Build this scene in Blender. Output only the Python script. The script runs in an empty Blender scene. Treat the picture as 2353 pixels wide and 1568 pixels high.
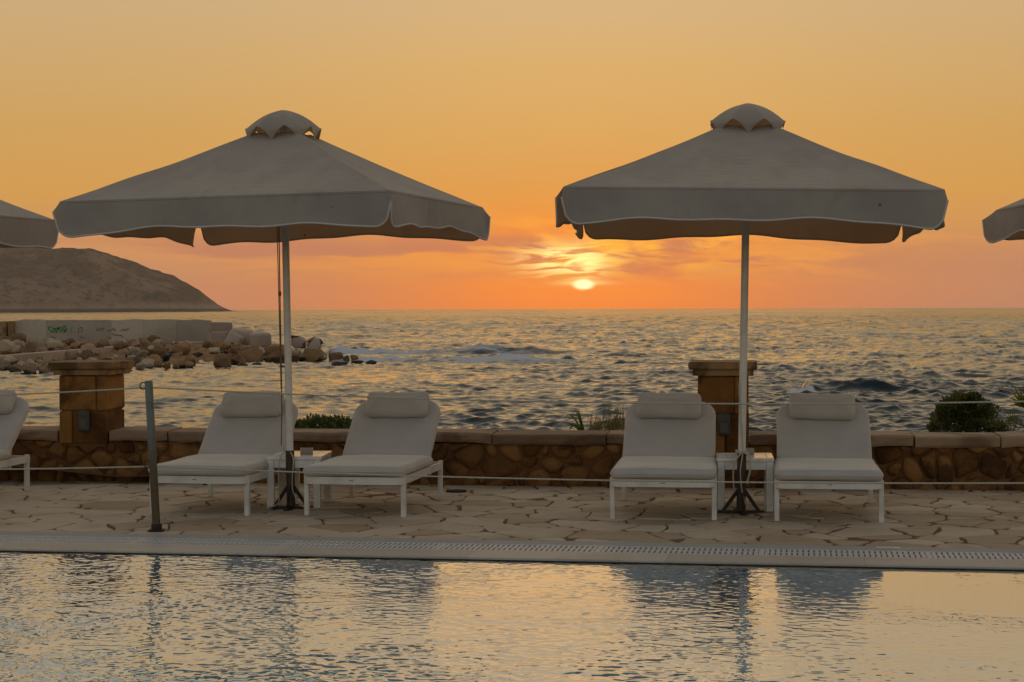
import bpy, bmesh, math, random
import numpy as np
from mathutils import Vector, Matrix, noise as mnoise

random.seed(7)
rng = np.random.default_rng(7)
PI = math.pi
R = math.radians
scene = bpy.context.scene
col = scene.collection

# ------------------------------------------------------------------ camera
H = 1.5            # eye height above the stone deck (deck = z 0)
F = 4200.0         # focal length in units of a 2353-wide picture
cam_d = bpy.data.cameras.new('camera')
cam = bpy.data.objects.new('camera', cam_d)
col.objects.link(cam)
cam_d.sensor_width = 36.0
cam_d.lens = 36.0 * F / 2353.0
cam_d.clip_start = 0.1
cam_d.clip_end = 60000
PITCH, ROLL = -1.016, -0.17
cam.matrix_world = (Matrix.Translation((0, 0, H)) @ Matrix.Rotation(R(90 + PITCH), 4, 'X')
                    @ Matrix.Rotation(R(ROLL), 4, 'Z'))
scene.camera = cam

# ------------------------------------------------------------------ render / view
scene.render.engine = 'CYCLES'
scene.cycles.use_denoising = True
scene.cycles.max_bounces = 8
scene.cycles.volume_bounces = 1
scene.cycles.transparent_max_bounces = 12
scene.cycles.caustics_refractive = True
scene.cycles.caustics_reflective = False
scene.cycles.sample_clamp_indirect = 4.0
scene.view_settings.view_transform = 'Standard'
scene.view_settings.look = 'None'
scene.view_settings.exposure = 0.0
scene.view_settings.gamma = 1.0
scene.view_settings.use_curve_mapping = False

SUN_AZ = 2.24      # degrees to the right of straight ahead (+Y)
SUN_EL = 0.75


def lin(r, g, b):
    f = lambda c: (c / 255 / 12.92) if c / 255 <= 0.04045 else ((c / 255 + 0.055) / 1.055) ** 2.4
    return (f(r), f(g), f(b), 1.0)


class NT:
    """tiny node-graph writer"""
    def __init__(self, tree):
        self.t = tree
        tree.nodes.clear()

    def n(self, kind, **kw):
        nd = self.t.nodes.new(kind)
        for k, v in kw.items():
            setattr(nd, k, v)
        return nd

    def put(self, sock, v):
        if hasattr(v, 'is_linked') or hasattr(v, 'links'):
            self.t.links.new(v, sock)
        else:
            sock.default_value = v

    def m(self, op, a, b=None, c=None, clamp=False):
        nd = self.n('ShaderNodeMath', operation=op, use_clamp=clamp)
        self.put(nd.inputs[0], a)
        if b is not None:
            self.put(nd.inputs[1], b)
        if c is not None:
            self.put(nd.inputs[2], c)
        return nd.outputs[0]

    def step(self, x, a, b, lo=0.0, hi=1.0):
        nd = self.n('ShaderNodeMapRange', interpolation_type='SMOOTHSTEP')
        self.put(nd.inputs['Value'], x)
        nd.inputs['From Min'].default_value = a
        nd.inputs['From Max'].default_value = b
        nd.inputs['To Min'].default_value = lo
        nd.inputs['To Max'].default_value = hi
        return nd.outputs[0]

    def mix(self, f, a, b, mode='MIX'):
        nd = self.n('ShaderNodeMix', data_type='RGBA', blend_type=mode)
        self.put(nd.inputs[0], f)
        self.put(nd.inputs[6], a)
        self.put(nd.inputs[7], b)
        return nd.outputs[2]

    def ramp(self, fac, stops, interp='LINEAR'):
        nd = self.n('ShaderNodeValToRGB')
        cr = nd.color_ramp
        cr.interpolation = interp
        while len(cr.elements) < len(stops):
            cr.elements.new(0.5)
        for e, (p, c) in zip(cr.elements, stops):
            e.position = p
            e.color = c if len(c) == 4 else (*c, 1)
        self.put(nd.inputs[0], fac)
        return nd.outputs[0]

    def noise(self, vec, scale=5.0, detail=4.0, rough=0.55, dist=0.0):
        nd = self.n('ShaderNodeTexNoise')
        if vec is not None:
            self.put(nd.inputs['Vector'], vec)
        nd.inputs['Scale'].default_value = scale
        nd.inputs['Detail'].default_value = detail
        nd.inputs['Roughness'].default_value = rough
        nd.inputs['Distortion'].default_value = dist
        return nd.outputs[0]

    def xyz(self, x, y, z):
        nd = self.n('ShaderNodeCombineXYZ')
        for i, v in enumerate((x, y, z)):
            self.put(nd.inputs[i], v)
        return nd.outputs[0]

    def mapping(self, vec, scale=(1, 1, 1), rot=(0, 0, 0), loc=(0, 0, 0)):
        nd = self.n('ShaderNodeMapping')
        self.put(nd.inputs[0], vec)
        nd.inputs['Scale'].default_value = scale
        nd.inputs['Rotation'].default_value = rot
        nd.inputs['Location'].default_value = loc
        return nd.outputs[0]


# ------------------------------------------------------------------ world: sunset sky
world = bpy.data.worlds.new('World')
scene.world = world
world.use_nodes = True
w = NT(world.node_tree)
tc = w.n('ShaderNodeTexCoord')
sep = w.n('ShaderNodeSeparateXYZ')
w.put(sep.inputs[0], tc.outputs['Generated'])
dx, dy, dz = sep.outputs
az = w.m('SUBTRACT', w.m('MULTIPLY', w.m('ARCTAN2', dx, dy), 180 / PI), SUN_AZ)
el = w.m('MULTIPLY', w.m('ARCSINE', dz), 180 / PI)
elp = w.m('MAXIMUM', el, 0.0)
t = w.m('SQRT', w.m('DIVIDE', elp, 90.0))


def sq(e):
    return math.sqrt(e / 90.0)


def gauss(x, s):
    v = w.m('DIVIDE', x, s)
    return w.m('EXPONENT', w.m('MULTIPLY', w.m('MULTIPLY', v, v), -1.0))


near = w.ramp(t, [(0, lin(250, 136, 58)), (sq(1.0), lin(250, 142, 62)), (sq(2.2), lin(244, 156, 64)),
                  (sq(3.6), lin(234, 162, 76)), (sq(5.6), lin(228, 172, 96)), (sq(7.6), lin(225, 178, 110)),
                  (sq(9.9), lin(217, 182, 134)), (sq(20), lin(220, 196, 160)), (sq(45), lin(188, 180, 170)),
                  (1.0, lin(150, 150, 154))])
far = w.ramp(t, [(0, lin(196, 142, 112)), (sq(0.5), lin(208, 142, 106)), (sq(1.5), lin(213, 150, 104)),
                 (sq(2.5), lin(213, 154, 92)), (sq(3.6), lin(218, 160, 82)), (sq(5.6), lin(211, 164, 94)),
                 (sq(9.9), lin(206, 174, 128)), (sq(20), lin(208, 186, 152)), (sq(45), lin(182, 176, 166)),
                 (1.0, lin(150, 150, 154))])
base = w.mix(gauss(az, 10.0), far, near)
# orange bloom round the sun
bloom = w.m('MULTIPLY', gauss(az, 5.0), gauss(w.m('SUBTRACT', el, 1.0), 1.7))
base = w.mix(w.m('MULTIPLY', bloom, 0.92), base, (1.35, 0.32, 0.012, 1))
# dim violet cloud bands
warp = w.noise(w.xyz(w.m('MULTIPLY', az, 0.25), w.m('MULTIPLY', el, 0.8), 3.1), 1.0, 3, 0.5)
elw = w.m('ADD', el, w.m('MULTIPLY', w.m('SUBTRACT', warp, 0.5), 0.9))
c1 = w.noise(w.xyz(w.m('MULTIPLY', az, 0.085), w.m('MULTIPLY', elw, 1.05), 7.3), 1.0, 5, 0.55, 0.3)
win1 = w.m('MULTIPLY', w.step(el, 0.5, 1.5), w.step(el, 2.7, 1.9))
band = w.m('MULTIPLY', w.step(c1, 0.40, 0.56), win1)
base = w.mix(w.m('MULTIPLY', band, w.step(az, 11.0, 3.0, 0.28, 0.72)), base, lin(200, 124, 96))
# lit fringes of the same clouds
fr = w.m('MULTIPLY', w.m('MULTIPLY', w.step(c1, 0.34, 0.42), w.step(c1, 0.52, 0.44)), win1)
base = w.mix(w.m('MULTIPLY', fr, w.m('MULTIPLY', gauss(az, 9.0), 0.85)), base, (1.05, 0.38, 0.055, 1))
# golden wisps above and right of the sun
c2 = w.noise(w.xyz(w.m('MULTIPLY', az, 0.42), w.m('MULTIPLY', w.m('ADD', elw, w.m('MULTIPLY', az, 0.07)), 2.1), 1.7), 1.0, 5, 0.55, 0.5)
w2 = w.m('MULTIPLY', gauss(w.m('SUBTRACT', az, 1.6), 4.6), gauss(w.m('SUBTRACT', el, 1.95), 0.85))
base = w.mix(w.m('MULTIPLY', w.m('MULTIPLY', w.step(c2, 0.45, 0.64), w2), 1.25, clamp=True), base, (1.25, 0.52, 0.04, 1))
base = w.mix(w.m('MULTIPLY', w.m('MULTIPLY', w.step(c2, 0.46, 0.34), w2), 0.6), base, lin(220, 128, 76))
# bright streaks
c3 = w.noise(w.xyz(w.m('MULTIPLY', az, 0.75), w.m('MULTIPLY', elw, 6.0), 9.4), 1.0, 4, 0.5, 0.6)
w3 = w.m('MULTIPLY', gauss(w.m('ADD', az, 0.55), 1.15), gauss(w.m('SUBTRACT', el, 1.5), 0.42))
base = w.mix(w.m('MULTIPLY', w.m('MULTIPLY', w.step(c3, 0.40, 0.58), w3), 1.5, clamp=True), base, (1.75, 1.15, 0.34, 1))
w4 = w.m('MULTIPLY', gauss(w.m('SUBTRACT', az, 0.05), 0.42), gauss(w.m('SUBTRACT', el, 1.4), 0.38))
base = w.mix(w.m('MULTIPLY', w4, w.step(c3, 0.30, 0.56), clamp=True), base, (1.9, 1.35, 0.45, 1))
# sun, cut by a cloud bank above
wing = w.m('MULTIPLY', gauss(az, 0.75), gauss(w.m('SUBTRACT', el, 0.80), 0.075))
base = w.mix(w.m('MULTIPLY', wing, 0.95, clamp=True), base, (1.5, 0.95, 0.26, 1))
r2 = w.m('SQRT', w.m('ADD', w.m('POWER', w.m('DIVIDE', az, 0.27), 2.0), w.m('POWER', w.m('DIVIDE', w.m('SUBTRACT', el, 0.76), 0.155), 2.0)))
base = w.mix(w.step(w.m('ADD', r2, w.m('MULTIPLY', w.m('SUBTRACT', c3, 0.5), 1.0)), 1.55, 0.35), base, (2.3, 1.75, 0.8, 1))
# rest of the sky: Nishita plus an added fill glow
sky = w.n('ShaderNodeTexSky', sky_type='NISHITA')
sky.sun_disc = False
sky.sun_elevation = R(2.0)
sky.sun_rotation = R(SUN_AZ)
sky.air_density = 1.0
sky.dust_density = 2.0
sky.ozone_density = 1.0
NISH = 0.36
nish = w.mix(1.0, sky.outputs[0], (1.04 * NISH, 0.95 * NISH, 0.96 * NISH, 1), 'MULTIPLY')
azr, elr = R(SUN_AZ), R(SUN_EL)
sdir = Vector((math.sin(azr) * math.cos(elr), math.cos(azr) * math.cos(elr), math.sin(elr)))
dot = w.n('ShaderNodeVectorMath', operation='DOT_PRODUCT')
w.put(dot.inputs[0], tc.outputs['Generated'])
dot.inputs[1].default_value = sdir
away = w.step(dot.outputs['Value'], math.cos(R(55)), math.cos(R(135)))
back_fill = w.mix(1.0, nish, w.mix(gauss(w.m('SUBTRACT', el, 12.0), 17.0), (0, 0, 0, 1), (0.22, 0.195, 0.19, 1)), 'ADD')  # fill glow added low in the unseen back sky, brightens camera-facing sides
skycol = w.mix(away, base, back_fill)
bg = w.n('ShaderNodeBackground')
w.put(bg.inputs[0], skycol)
bg.inputs[1].default_value = 1.0
out = w.n('ShaderNodeOutputWorld')
w.put(out.inputs[0], bg.outputs[0])
world.cycles.sampling_method = 'MANUAL'
world.cycles.sample_map_resolution = 2048

# ------------------------------------------------------------------ sun lamp (veiled by cloud, at the horizon)
sun_d = bpy.data.lights.new('sun', 'SUN')
sun_d.energy = 0.02
sun_d.angle = R(20)
sun_d.color = (1.0, 0.52, 0.22)
sun = bpy.data.objects.new('sun', sun_d)
col.objects.link(sun)
sun.rotation_euler = (-sdir).to_track_quat('-Z', 'Y').to_euler()


# ------------------------------------------------------------------ helpers
def horizon(px):
    return 713.0 - 7.0 * px / 2353.0


def gp(px, py, h=0.0):
    """the point at height h seen at (px, py) of the 2353 x 1568 picture"""
    Y = F * (H - h) / (py - horizon(px))
    return Vector(((px - 1176.5) / F * Y, Y, h))


def tag(o, label=None, cat=None, group=None, kind=None):
    if label: o['label'] = label
    if cat: o['category'] = cat
    if group: o['group'] = group
    if kind: o['kind'] = kind
    return o


def empty(name, loc=(0, 0, 0), rz=0.0):
    o = bpy.data.objects.new(name, None)
    o.empty_display_size = 0.1
    col.objects.link(o)
    o.location = loc
    o.rotation_euler = (0, 0, rz)
    return o


def link(name, me, parent=None):
    o = bpy.data.objects.new(name, me)
    col.objects.link(o)
    if parent is not None:
        o.parent = parent
    return o


def copy_tree(o, parent=None):
    c = o.copy()
    col.objects.link(c)
    c.parent = parent
    for ch in list(o.children):
        copy_tree(ch, c)
    return c


class MB:
    """collects verts and faces, builds one mesh"""
    def __init__(self):
        self.v, self.f, self.s = [], [], []

    def add(self, vs, fs, smooth=False):
        b = len(self.v)
        self.v += [tuple(p) for p in vs]
        self.f += [tuple(i + b for i in q) for q in fs]
        self.s += [smooth] * len(fs)
        return self

    def box(self, x0, x1, y0, y1, z0, z1, M=None, bev=0.0):
        if bev > 0:
            bm = bmesh.new()
            bmesh.ops.create_cube(bm, size=1.0)
            for v in bm.verts:
                v.co = Vector(((x0 + x1) / 2 + v.co.x * (x1 - x0), (y0 + y1) / 2 + v.co.y * (y1 - y0), (z0 + z1) / 2 + v.co.z * (z1 - z0)))
            bmesh.ops.bevel(bm, geom=bm.edges[:], offset=bev, segments=1, profile=0.5, affect='EDGES')
            bm.verts.index_update()
            vs = [v.co.copy() for v in bm.verts]
            fs = [[v.index for v in f.verts] for f in bm.faces]
            bm.free()
        else:
            vs = [Vector(p) for p in ((x0, y0, z0), (x1, y0, z0), (x1, y1, z0), (x0, y1, z0), (x0, y0, z1), (x1, y0, z1), (x1, y1, z1), (x0, y1, z1))]
            fs = [(3, 2, 1, 0), (4, 5, 6, 7), (0, 1, 5, 4), (1, 2, 6, 5), (2, 3, 7, 6), (3, 0, 4, 7)]
        if M is not None:
            vs = [M @ p for p in vs]
        return self.add(vs, fs)

    def tube(self, pts, r, n=8, caps=True, smooth=True):
        pts = [Vector(p) for p in pts]
        rs = r if isinstance(r, (list, tuple)) else [r] * len(pts)
        vs, fs = [], []
        ref = None
        for i, p in enumerate(pts):
            d = (pts[min(i + 1, len(pts) - 1)] - pts[max(i - 1, 0)]).normalized()
            if ref is None:
                ref = Vector((0, 0, 1)) if abs(d.z) < 0.9 else Vector((1, 0, 0))
            a = d.cross(ref).normalized()
            b = a.cross(d).normalized()
            ref = b
            for k in range(n):
                th = 2 * PI * k / n
                vs.append(p + (a * math.cos(th) + b * math.sin(th)) * rs[i])
        for i in range(len(pts) - 1):
            for k in range(n):
                k2 = (k + 1) % n
                fs.append((i * n + k, i * n + k2, (i + 1) * n + k2, (i + 1) * n + k))
        self.add(vs, fs, smooth)
        if caps:
            self.add(vs[:n], [tuple(range(n))][::-1])
            self.add(vs[-n:], [tuple(range(n))])
        return self

    def bar(self, p0, p1, wx, wy, up=(0, 0, 1)):
        p0, p1 = Vector(p0), Vector(p1)
        d = (p1 - p0).normalized()
        up = Vector(up)
        if abs(d.dot(up)) > 0.95:
            up = Vector((0, 1, 0))
        a = d.cross(up).normalized() * wx / 2
        b = a.cross(d).normalized() * wy / 2
        vs = [p0 - a - b, p0 + a - b, p0 + a + b, p0 - a + b, p1 - a - b, p1 + a - b, p1 + a + b, p1 - a + b]
        fs = [(3, 2, 1, 0), (4, 5, 6, 7), (0, 1, 5, 4), (1, 2, 6, 5), (2, 3, 7, 6), (3, 0, 4, 7)]
        return self.add(vs, fs)

    def mesh(self, name, mat):
        me = bpy.data.meshes.new(name)
        me.from_pydata(self.v, [], self.f)
        me.polygons.foreach_set('use_smooth', self.s)
        if mat is not None:
            me.materials.append(mat)
        bm = bmesh.new()
        bm.from_mesh(me)
        bmesh.ops.recalc_face_normals(bm, faces=bm.faces[:])
        bm.to_mesh(me)
        bm.free()
        me.update()
        return me

    def build(self, name, mat, parent=None):
        return link(name, self.mesh(name, mat), parent)


def np_mesh(name, verts, quads, mat, smooth=True):
    me = bpy.data.meshes.new(name)
    nv, nf = len(verts), len(quads)
    me.vertices.add(nv)
    me.vertices.foreach_set('co', np.ascontiguousarray(verts, np.float32).ravel())
    me.loops.add(nf * 4)
    me.loops.foreach_set('vertex_index', np.ascontiguousarray(quads, np.int32).ravel())
    me.polygons.add(nf)
    me.polygons.foreach_set('loop_start', np.arange(0, nf * 4, 4, dtype=np.int32))
    me.polygons.foreach_set('use_smooth', np.full(nf, smooth))
    me.materials.append(mat)
    me.update(calc_edges=True)
    return me


def grid_quads(nr, nc):
    i = np.arange(nr - 1)[:, None] * nc + np.arange(nc - 1)[None, :]
    return np.stack([i, i + 1, i + nc + 1, i + nc], -1).reshape(-1, 4)


# ------------------------------------------------------------------ materials
MAT = {}


def principled(name, color=(0.5, 0.5, 0.5), rough=0.6, spec=0.5, metal=0.0):
    m = bpy.data.materials.new(name)
    m.use_nodes = True
    nt = NT(m.node_tree)
    p = nt.n('ShaderNodeBsdfPrincipled')
    p.inputs['Base Color'].default_value = (*color[:3], 1)
    p.inputs['Roughness'].default_value = rough
    p.inputs['Specular IOR Level'].default_value = spec
    p.inputs['Metallic'].default_value = metal
    o = nt.n('ShaderNodeOutputMaterial')
    nt.put(o.inputs[0], p.outputs[0])
    MAT[name] = m
    return m, nt, p, o


def bump(nt, h, strength, dist):
    b = nt.n('ShaderNodeBump')
    b.inputs['Strength'].default_value = strength
    b.inputs['Distance'].default_value = dist
    nt.put(b.inputs['Height'], h)
    return b.outputs[0]


def rand(nt):
    return nt.n('ShaderNodeObjectInfo').outputs['Random']


def obco(nt):
    return nt.n('ShaderNodeTexCoord').outputs['Object']


def geo(nt):
    return nt.n('ShaderNodeNewGeometry').outputs['Position']


def stone_mat(name, c_lo, c_hi, stain, rough=0.85, scale=6.0, bstr=0.5, bdist=0.01, stain_amt=0.5):
    m, nt, p, o = principled(name, c_lo, rough, 0.25)
    pos = geo(nt)
    n1 = nt.noise(pos, scale, 6, 0.6)
    n2 = nt.noise(pos, scale * 0.32, 3, 0.5, 0.4)
    n3 = nt.noise(pos, scale * 9, 3, 0.6)
    f = nt.m('ADD', nt.m('MULTIPLY', n1, 0.6), nt.m('MULTIPLY', rand(nt), 0.7))
    c = nt.mix(nt.step(f, 0.25, 0.9), (*c_lo, 1), (*c_hi, 1))
    c = nt.mix(nt.m('MULTIPLY', nt.step(n2, 0.48, 0.66), stain_amt), c, (*stain, 1))
    c = nt.mix(nt.m('MULTIPLY', nt.step(n3, 0.55, 0.75), 0.35), c, tuple(x * 0.45 for x in c_lo) + (1,))
    nt.put(p.inputs['Base Color'], c)
    h = nt.m('ADD', n1, nt.m('MULTIPLY', n3, 0.35))
    nt.put(p.inputs['Normal'], bump(nt, h, bstr, bdist))
    return m


stone_mat('flagstone', (0.37, 0.28, 0.19), (0.53, 0.435, 0.32), (0.30, 0.215, 0.14), 0.72, 6.5, 0.6, 0.008, 0.4)
stone_mat('grout', (0.16, 0.086, 0.045), (0.21, 0.115, 0.062), (0.09, 0.048, 0.026), 0.9, 9.0)
stone_mat('wall_stone', (0.135, 0.060, 0.018), (0.30, 0.155, 0.052), (0.055, 0.022, 0.009), 0.92, 10.0, 1.0, 0.03, 0.85)
stone_mat('mortar', (0.125, 0.056, 0.020), (0.19, 0.092, 0.034), (0.06, 0.026, 0.011), 0.95, 12.0, 0.8, 0.02)
stone_mat('pillar_stone', (0.16, 0.07, 0.019), (0.30, 0.15, 0.042), (0.075, 0.030, 0.011), 0.92, 9.0, 1.0, 0.02, 0.85)
stone_mat('cap_stone', (0.24, 0.145, 0.068), (0.36, 0.235, 0.12), (0.085, 0.055, 0.028), 0.92, 9.0, 1.0, 0.015, 0.85)
stone_mat('coping_stone', (0.20, 0.130, 0.080), (0.34, 0.24, 0.16), (0.12, 0.068, 0.036), 0.75, 7.0, 0.9, 0.016, 0.75)
stone_mat('pale_rock', (0.17, 0.108, 0.063), (0.43, 0.32, 0.22), (0.11, 0.058, 0.026), 0.9, 1.2, 0.9, 0.15, 0.6)
stone_mat('brown_rock', (0.13, 0.068, 0.028), (0.29, 0.17, 0.08), (0.13, 0.07, 0.03), 0.9, 1.0, 0.9, 0.15, 0.6)
stone_mat('wet_rock', (0.035, 0.025, 0.018), (0.075, 0.052, 0.034), (0.03, 0.024, 0.014), 0.45, 1.3, 0.9, 0.12, 0.6)
stone_mat('block_concrete', (0.30, 0.22, 0.175), (0.43, 0.33, 0.27), (0.21, 0.145, 0.105), 0.9, 0.7, 0.4, 0.06, 0.5)
stone_mat('sea_concrete', (0.33, 0.275, 0.215), (0.45, 0.375, 0.30), (0.25, 0.20, 0.15), 0.9, 0.6, 0.6, 0.08, 0.8)
stone_mat('path_concrete', (0.33, 0.25, 0.19), (0.40, 0.31, 0.24), (0.25, 0.18, 0.13), 0.9, 0.5, 0.4, 0.05)
stone_mat('earth', (0.16, 0.11, 0.065), (0.25, 0.18, 0.11), (0.10, 0.07, 0.04), 0.95, 0.8, 0.8, 0.1)
stone_mat('pool_deck_grey', (0.30, 0.295, 0.29), (0.36, 0.35, 0.34), (0.25, 0.24, 0.225), 0.6, 6.0, 0.25, 0.004, 0.4)
stone_mat('pool_coping', (0.36, 0.325, 0.28), (0.43, 0.385, 0.33), (0.28, 0.24, 0.20), 0.5, 4.0, 0.2, 0.004, 0.45)


def hill_mat():
    m, nt, p, o = principled('scrub_hill', (0.1, 0.08, 0.05), 0.95, 0.1)
    pos = geo(nt)
    n1 = nt.noise(nt.mapping(pos, (1, 1, 1.6)), 0.012, 6, 0.65)
    n2 = nt.noise(pos, 0.07, 5, 0.7)
    c = nt.mix(nt.step(n1, 0.42, 0.62), lin(118, 98, 82), lin(148, 124, 104))
    c = nt.mix(nt.m('MULTIPLY', nt.step(n2, 0.5, 0.62), 0.65), c, lin(92, 80, 64))
    s = nt.n('ShaderNodeSeparateXYZ')
    nt.put(s.inputs[0], pos)
    zz = nt.m('ADD', s.outputs[2], nt.m('MULTIPLY', n1, 22))
    c = nt.mix(nt.m('MULTIPLY', nt.step(zz, 28, 14), 0.45), c, lin(190, 164, 138))
    c = nt.mix(nt.step(s.outputs[2], 5, 1), c, lin(110, 92, 76))
    nt.put(p.inputs['Base Color'], c)
    nt.put(p.inputs['Normal'], bump(nt, nt.m('ADD', n1, n2), 0.7, 10))


hill_mat()


def fabric_mat(name, color, transl, wrinkle=0.4, dirt=True, wscale=(3, 14, 3)):
    m, nt, p, o = principled(name, color, 0.92, 0.12)
    p.inputs['Sheen Weight'].default_value = 0.35
    p.inputs['Sheen Roughness'].default_value = 0.45
    co = obco(nt)
    n1 = nt.noise(co, 2.2, 5, 0.6)
    c = nt.mix(nt.step(n1, 0.35, 0.7), (*color, 1), tuple(x * 0.86 for x in color) + (1,))
    if dirt:
        v = nt.n('ShaderNodeTexVoronoi')
        nt.put(v.inputs['Vector'], co)
        v.inputs['Scale'].default_value = 4.6
        v.inputs['Randomness'].default_value = 1.0
        keep = nt.step(nt.n('ShaderNodeSeparateColor').outputs[0], 0.5, 0.6)
        sc = [x for x in nt.t.nodes if x.type == 'SEPARATE_COLOR'][-1]
        nt.put(sc.inputs[0], v.outputs['Color'])
        spot = nt.m('MULTIPLY', nt.step(v.outputs['Distance'], 0.055, 0.03), keep)
        c = nt.mix(nt.m('MULTIPLY', spot, 0.8), c, (0.06, 0.05, 0.04, 1))
        n4 = nt.noise(nt.mapping(co, (1.2, 1.2, 0.5)), 3.0, 4, 0.6, 0.6)
        c = nt.mix(nt.m('MULTIPLY', nt.step(n4, 0.55, 0.75), 0.3), c, tuple(x * q for x, q in zip(color, (0.62, 0.54, 0.44))) + (1,))
    nt.put(p.inputs['Base Color'], c)
    weave = nt.noise(co, 260, 2, 0.6)
    wr = nt.noise(nt.mapping(co, wscale), 1.6, 4, 0.55, 0.5)
    h = nt.m('ADD', nt.m('MULTIPLY', weave, 0.05), nt.m('MULTIPLY', wr, wrinkle))
    nrm = bump(nt, h, 0.6, 0.022)
    nt.put(p.inputs['Normal'], nrm)
    if transl > 0:
        tr = nt.n('ShaderNodeBsdfTranslucent')
        nt.put(tr.inputs[0], nt.mix(1.0, c, (0.72, 0.46, 0.24, 1), 'MULTIPLY'))
        mx = nt.n('ShaderNodeMixShader')
        mx.inputs[0].default_value = transl
        nt.put(mx.inputs[1], p.outputs[0])
        nt.put(mx.inputs[2], tr.outputs[0])
        nt.put(o.inputs[0], mx.outputs[0])
    return m


fabric_mat('canopy_fabric', (0.47, 0.42, 0.365), 0.36, 0.6)
fabric_mat('cushion_fabric', (0.475, 0.445, 0.415), 0.0, 1.0, dirt=False, wscale=(1.5, 1.5, 9))
fabric_mat('pillow_fabric', (0.465, 0.425, 0.385), 0.0, 0.6, dirt=False, wscale=(4, 4, 4))
principled('piping_fabric', (0.52, 0.48, 0.44), 0.85, 0.2)


def paint(name, color, rough, spec=0.5, amt=0.12, metal=0.0):
    m, nt, p, o = principled(name, color, rough, spec, metal)
    co = obco(nt)
    n1 = nt.noise(co, 6, 5, 0.6)
    nt.put(p.inputs['Base Color'], nt.mix(nt.step(n1, 0.4, 0.75), (*color, 1), tuple(x * (1 - amt * 2) for x in color) + (1,)))
    nt.put(p.inputs['Roughness'], nt.step(n1, 0.2, 0.8, max(rough - 0.1, 0.05), rough + 0.12))
    return m


paint('white_frame', (0.62, 0.60, 0.56), 0.38)
paint('white_pole', (0.66, 0.63, 0.58), 0.35)
paint('white_table', (0.68, 0.66, 0.62), 0.2)
paint('dark_iron', (0.018, 0.014, 0.011), 0.55, 0.4, 0.25)
paint('rust_tube', (0.06, 0.035, 0.02), 0.6, 0.4, 0.25)
paint('twine', (0.16, 0.11, 0.075), 0.8)
paint('dark_plastic', (0.075, 0.075, 0.06), 0.5, 0.4)
paint('grille_glass', (0.11, 0.11, 0.09), 0.35, 0.5)
paint('white_plastic', (0.42, 0.42, 0.425), 0.45)
principled('channel_dark', (0.03, 0.03, 0.03), 0.9, 0.2)
principled('badge_ink', (0.05, 0.05, 0.05), 0.6, 0.3)
principled('nosing', (0.16, 0.17, 0.19), 0.55, 0.4)


def pool_tile_mat():
    m, nt, p, o = principled('pool_mosaic', (0.1, 0.3, 0.42), 0.3, 0.5)
    pos = geo(nt)
    br = nt.n('ShaderNodeTexBrick')
    br.offset = 0.0
    nt.put(br.inputs['Vector'], pos)
    br.inputs['Color1'].default_value = (0.15, 0.60, 0.82, 1)
    br.inputs['Color2'].default_value = (0.20, 0.70, 0.88, 1)
    br.inputs['Mortar'].default_value = (0.36, 0.66, 0.76, 1)
    br.inputs['Scale'].default_value = 1.0
    br.inputs['Mortar Size'].default_value = 0.003
    br.inputs['Brick Width'].default_value = 0.05
    br.inputs['Row Height'].default_value = 0.05
    nt.put(p.inputs['Base Color'], br.outputs[0])


pool_tile_mat()
paint('waterline_glaze', (0.11, 0.055, 0.045), 0.25, 0.5, 0.2)
principled('tile_grout', (0.22, 0.18, 0.16), 0.8, 0.2)


def post_mat():
    m, nt, p, o = principled('post_paint', (0.1, 0.1, 0.08), 0.5, 0.4)
    co = obco(nt)
    s = nt.n('ShaderNodeSeparateXYZ')
    nt.put(s.inputs[0], co)
    n1 = nt.noise(nt.mapping(co, (1, 1, 0.35)), 16, 5, 0.65)
    z = nt.m('ADD', s.outputs[2], nt.m('MULTIPLY', nt.m('SUBTRACT', n1, 0.5), 0.6))
    c = nt.mix(nt.step(z, 0.35, 0.75), (0.085, 0.055, 0.028, 1), (0.13, 0.145, 0.13, 1))
    c = nt.mix(nt.m('MULTIPLY', nt.step(n1, 0.5, 0.7), 0.7), c, (0.05, 0.055, 0.04, 1))
    nt.put(p.inputs['Base Color'], c)


post_mat()


def rope_mat():
    m, nt, p, o = principled('rope_fibre', (0.46, 0.40, 0.31), 0.9, 0.2)
    wv = nt.n('ShaderNodeTexWave')
    nt.put(wv.inputs['Vector'], nt.mapping(geo(nt), (1, 1, 1.4)))
    wv.inputs['Scale'].default_value = 26
    wv.bands_direction = 'DIAGONAL'
    nt.put(p.inputs['Base Color'], nt.mix(wv.outputs[1], (0.38, 0.33, 0.26, 1), (0.50, 0.44, 0.35, 1)))


rope_mat()


def leaf_mat(name, a, b, transl=0.25):
    m, nt, p, o = principled(name, a, 0.5, 0.35)
    n1 = nt.noise(geo(nt), 9, 3, 0.6)
    n2 = nt.noise(geo(nt), 70, 2, 0.5)
    f = nt.m('ADD', nt.m('MULTIPLY', n1, 0.5), nt.m('MULTIPLY', n2, 0.5))
    c = nt.mix(nt.step(f, 0.35, 0.65), (*a, 1), (*b, 1))
    nt.put(p.inputs['Base Color'], c)
    tr = nt.n('ShaderNodeBsdfTranslucent')
    nt.put(tr.inputs[0], nt.mix(1.0, c, (1.3, 1.2, 0.4, 1), 'MULTIPLY'))
    mx = nt.n('ShaderNodeMixShader')
    mx.inputs[0].default_value = transl
    nt.put(mx.inputs[1], p.outputs[0])
    nt.put(mx.inputs[2], tr.outputs[0])
    nt.put(o.inputs[0], mx.outputs[0])


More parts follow.
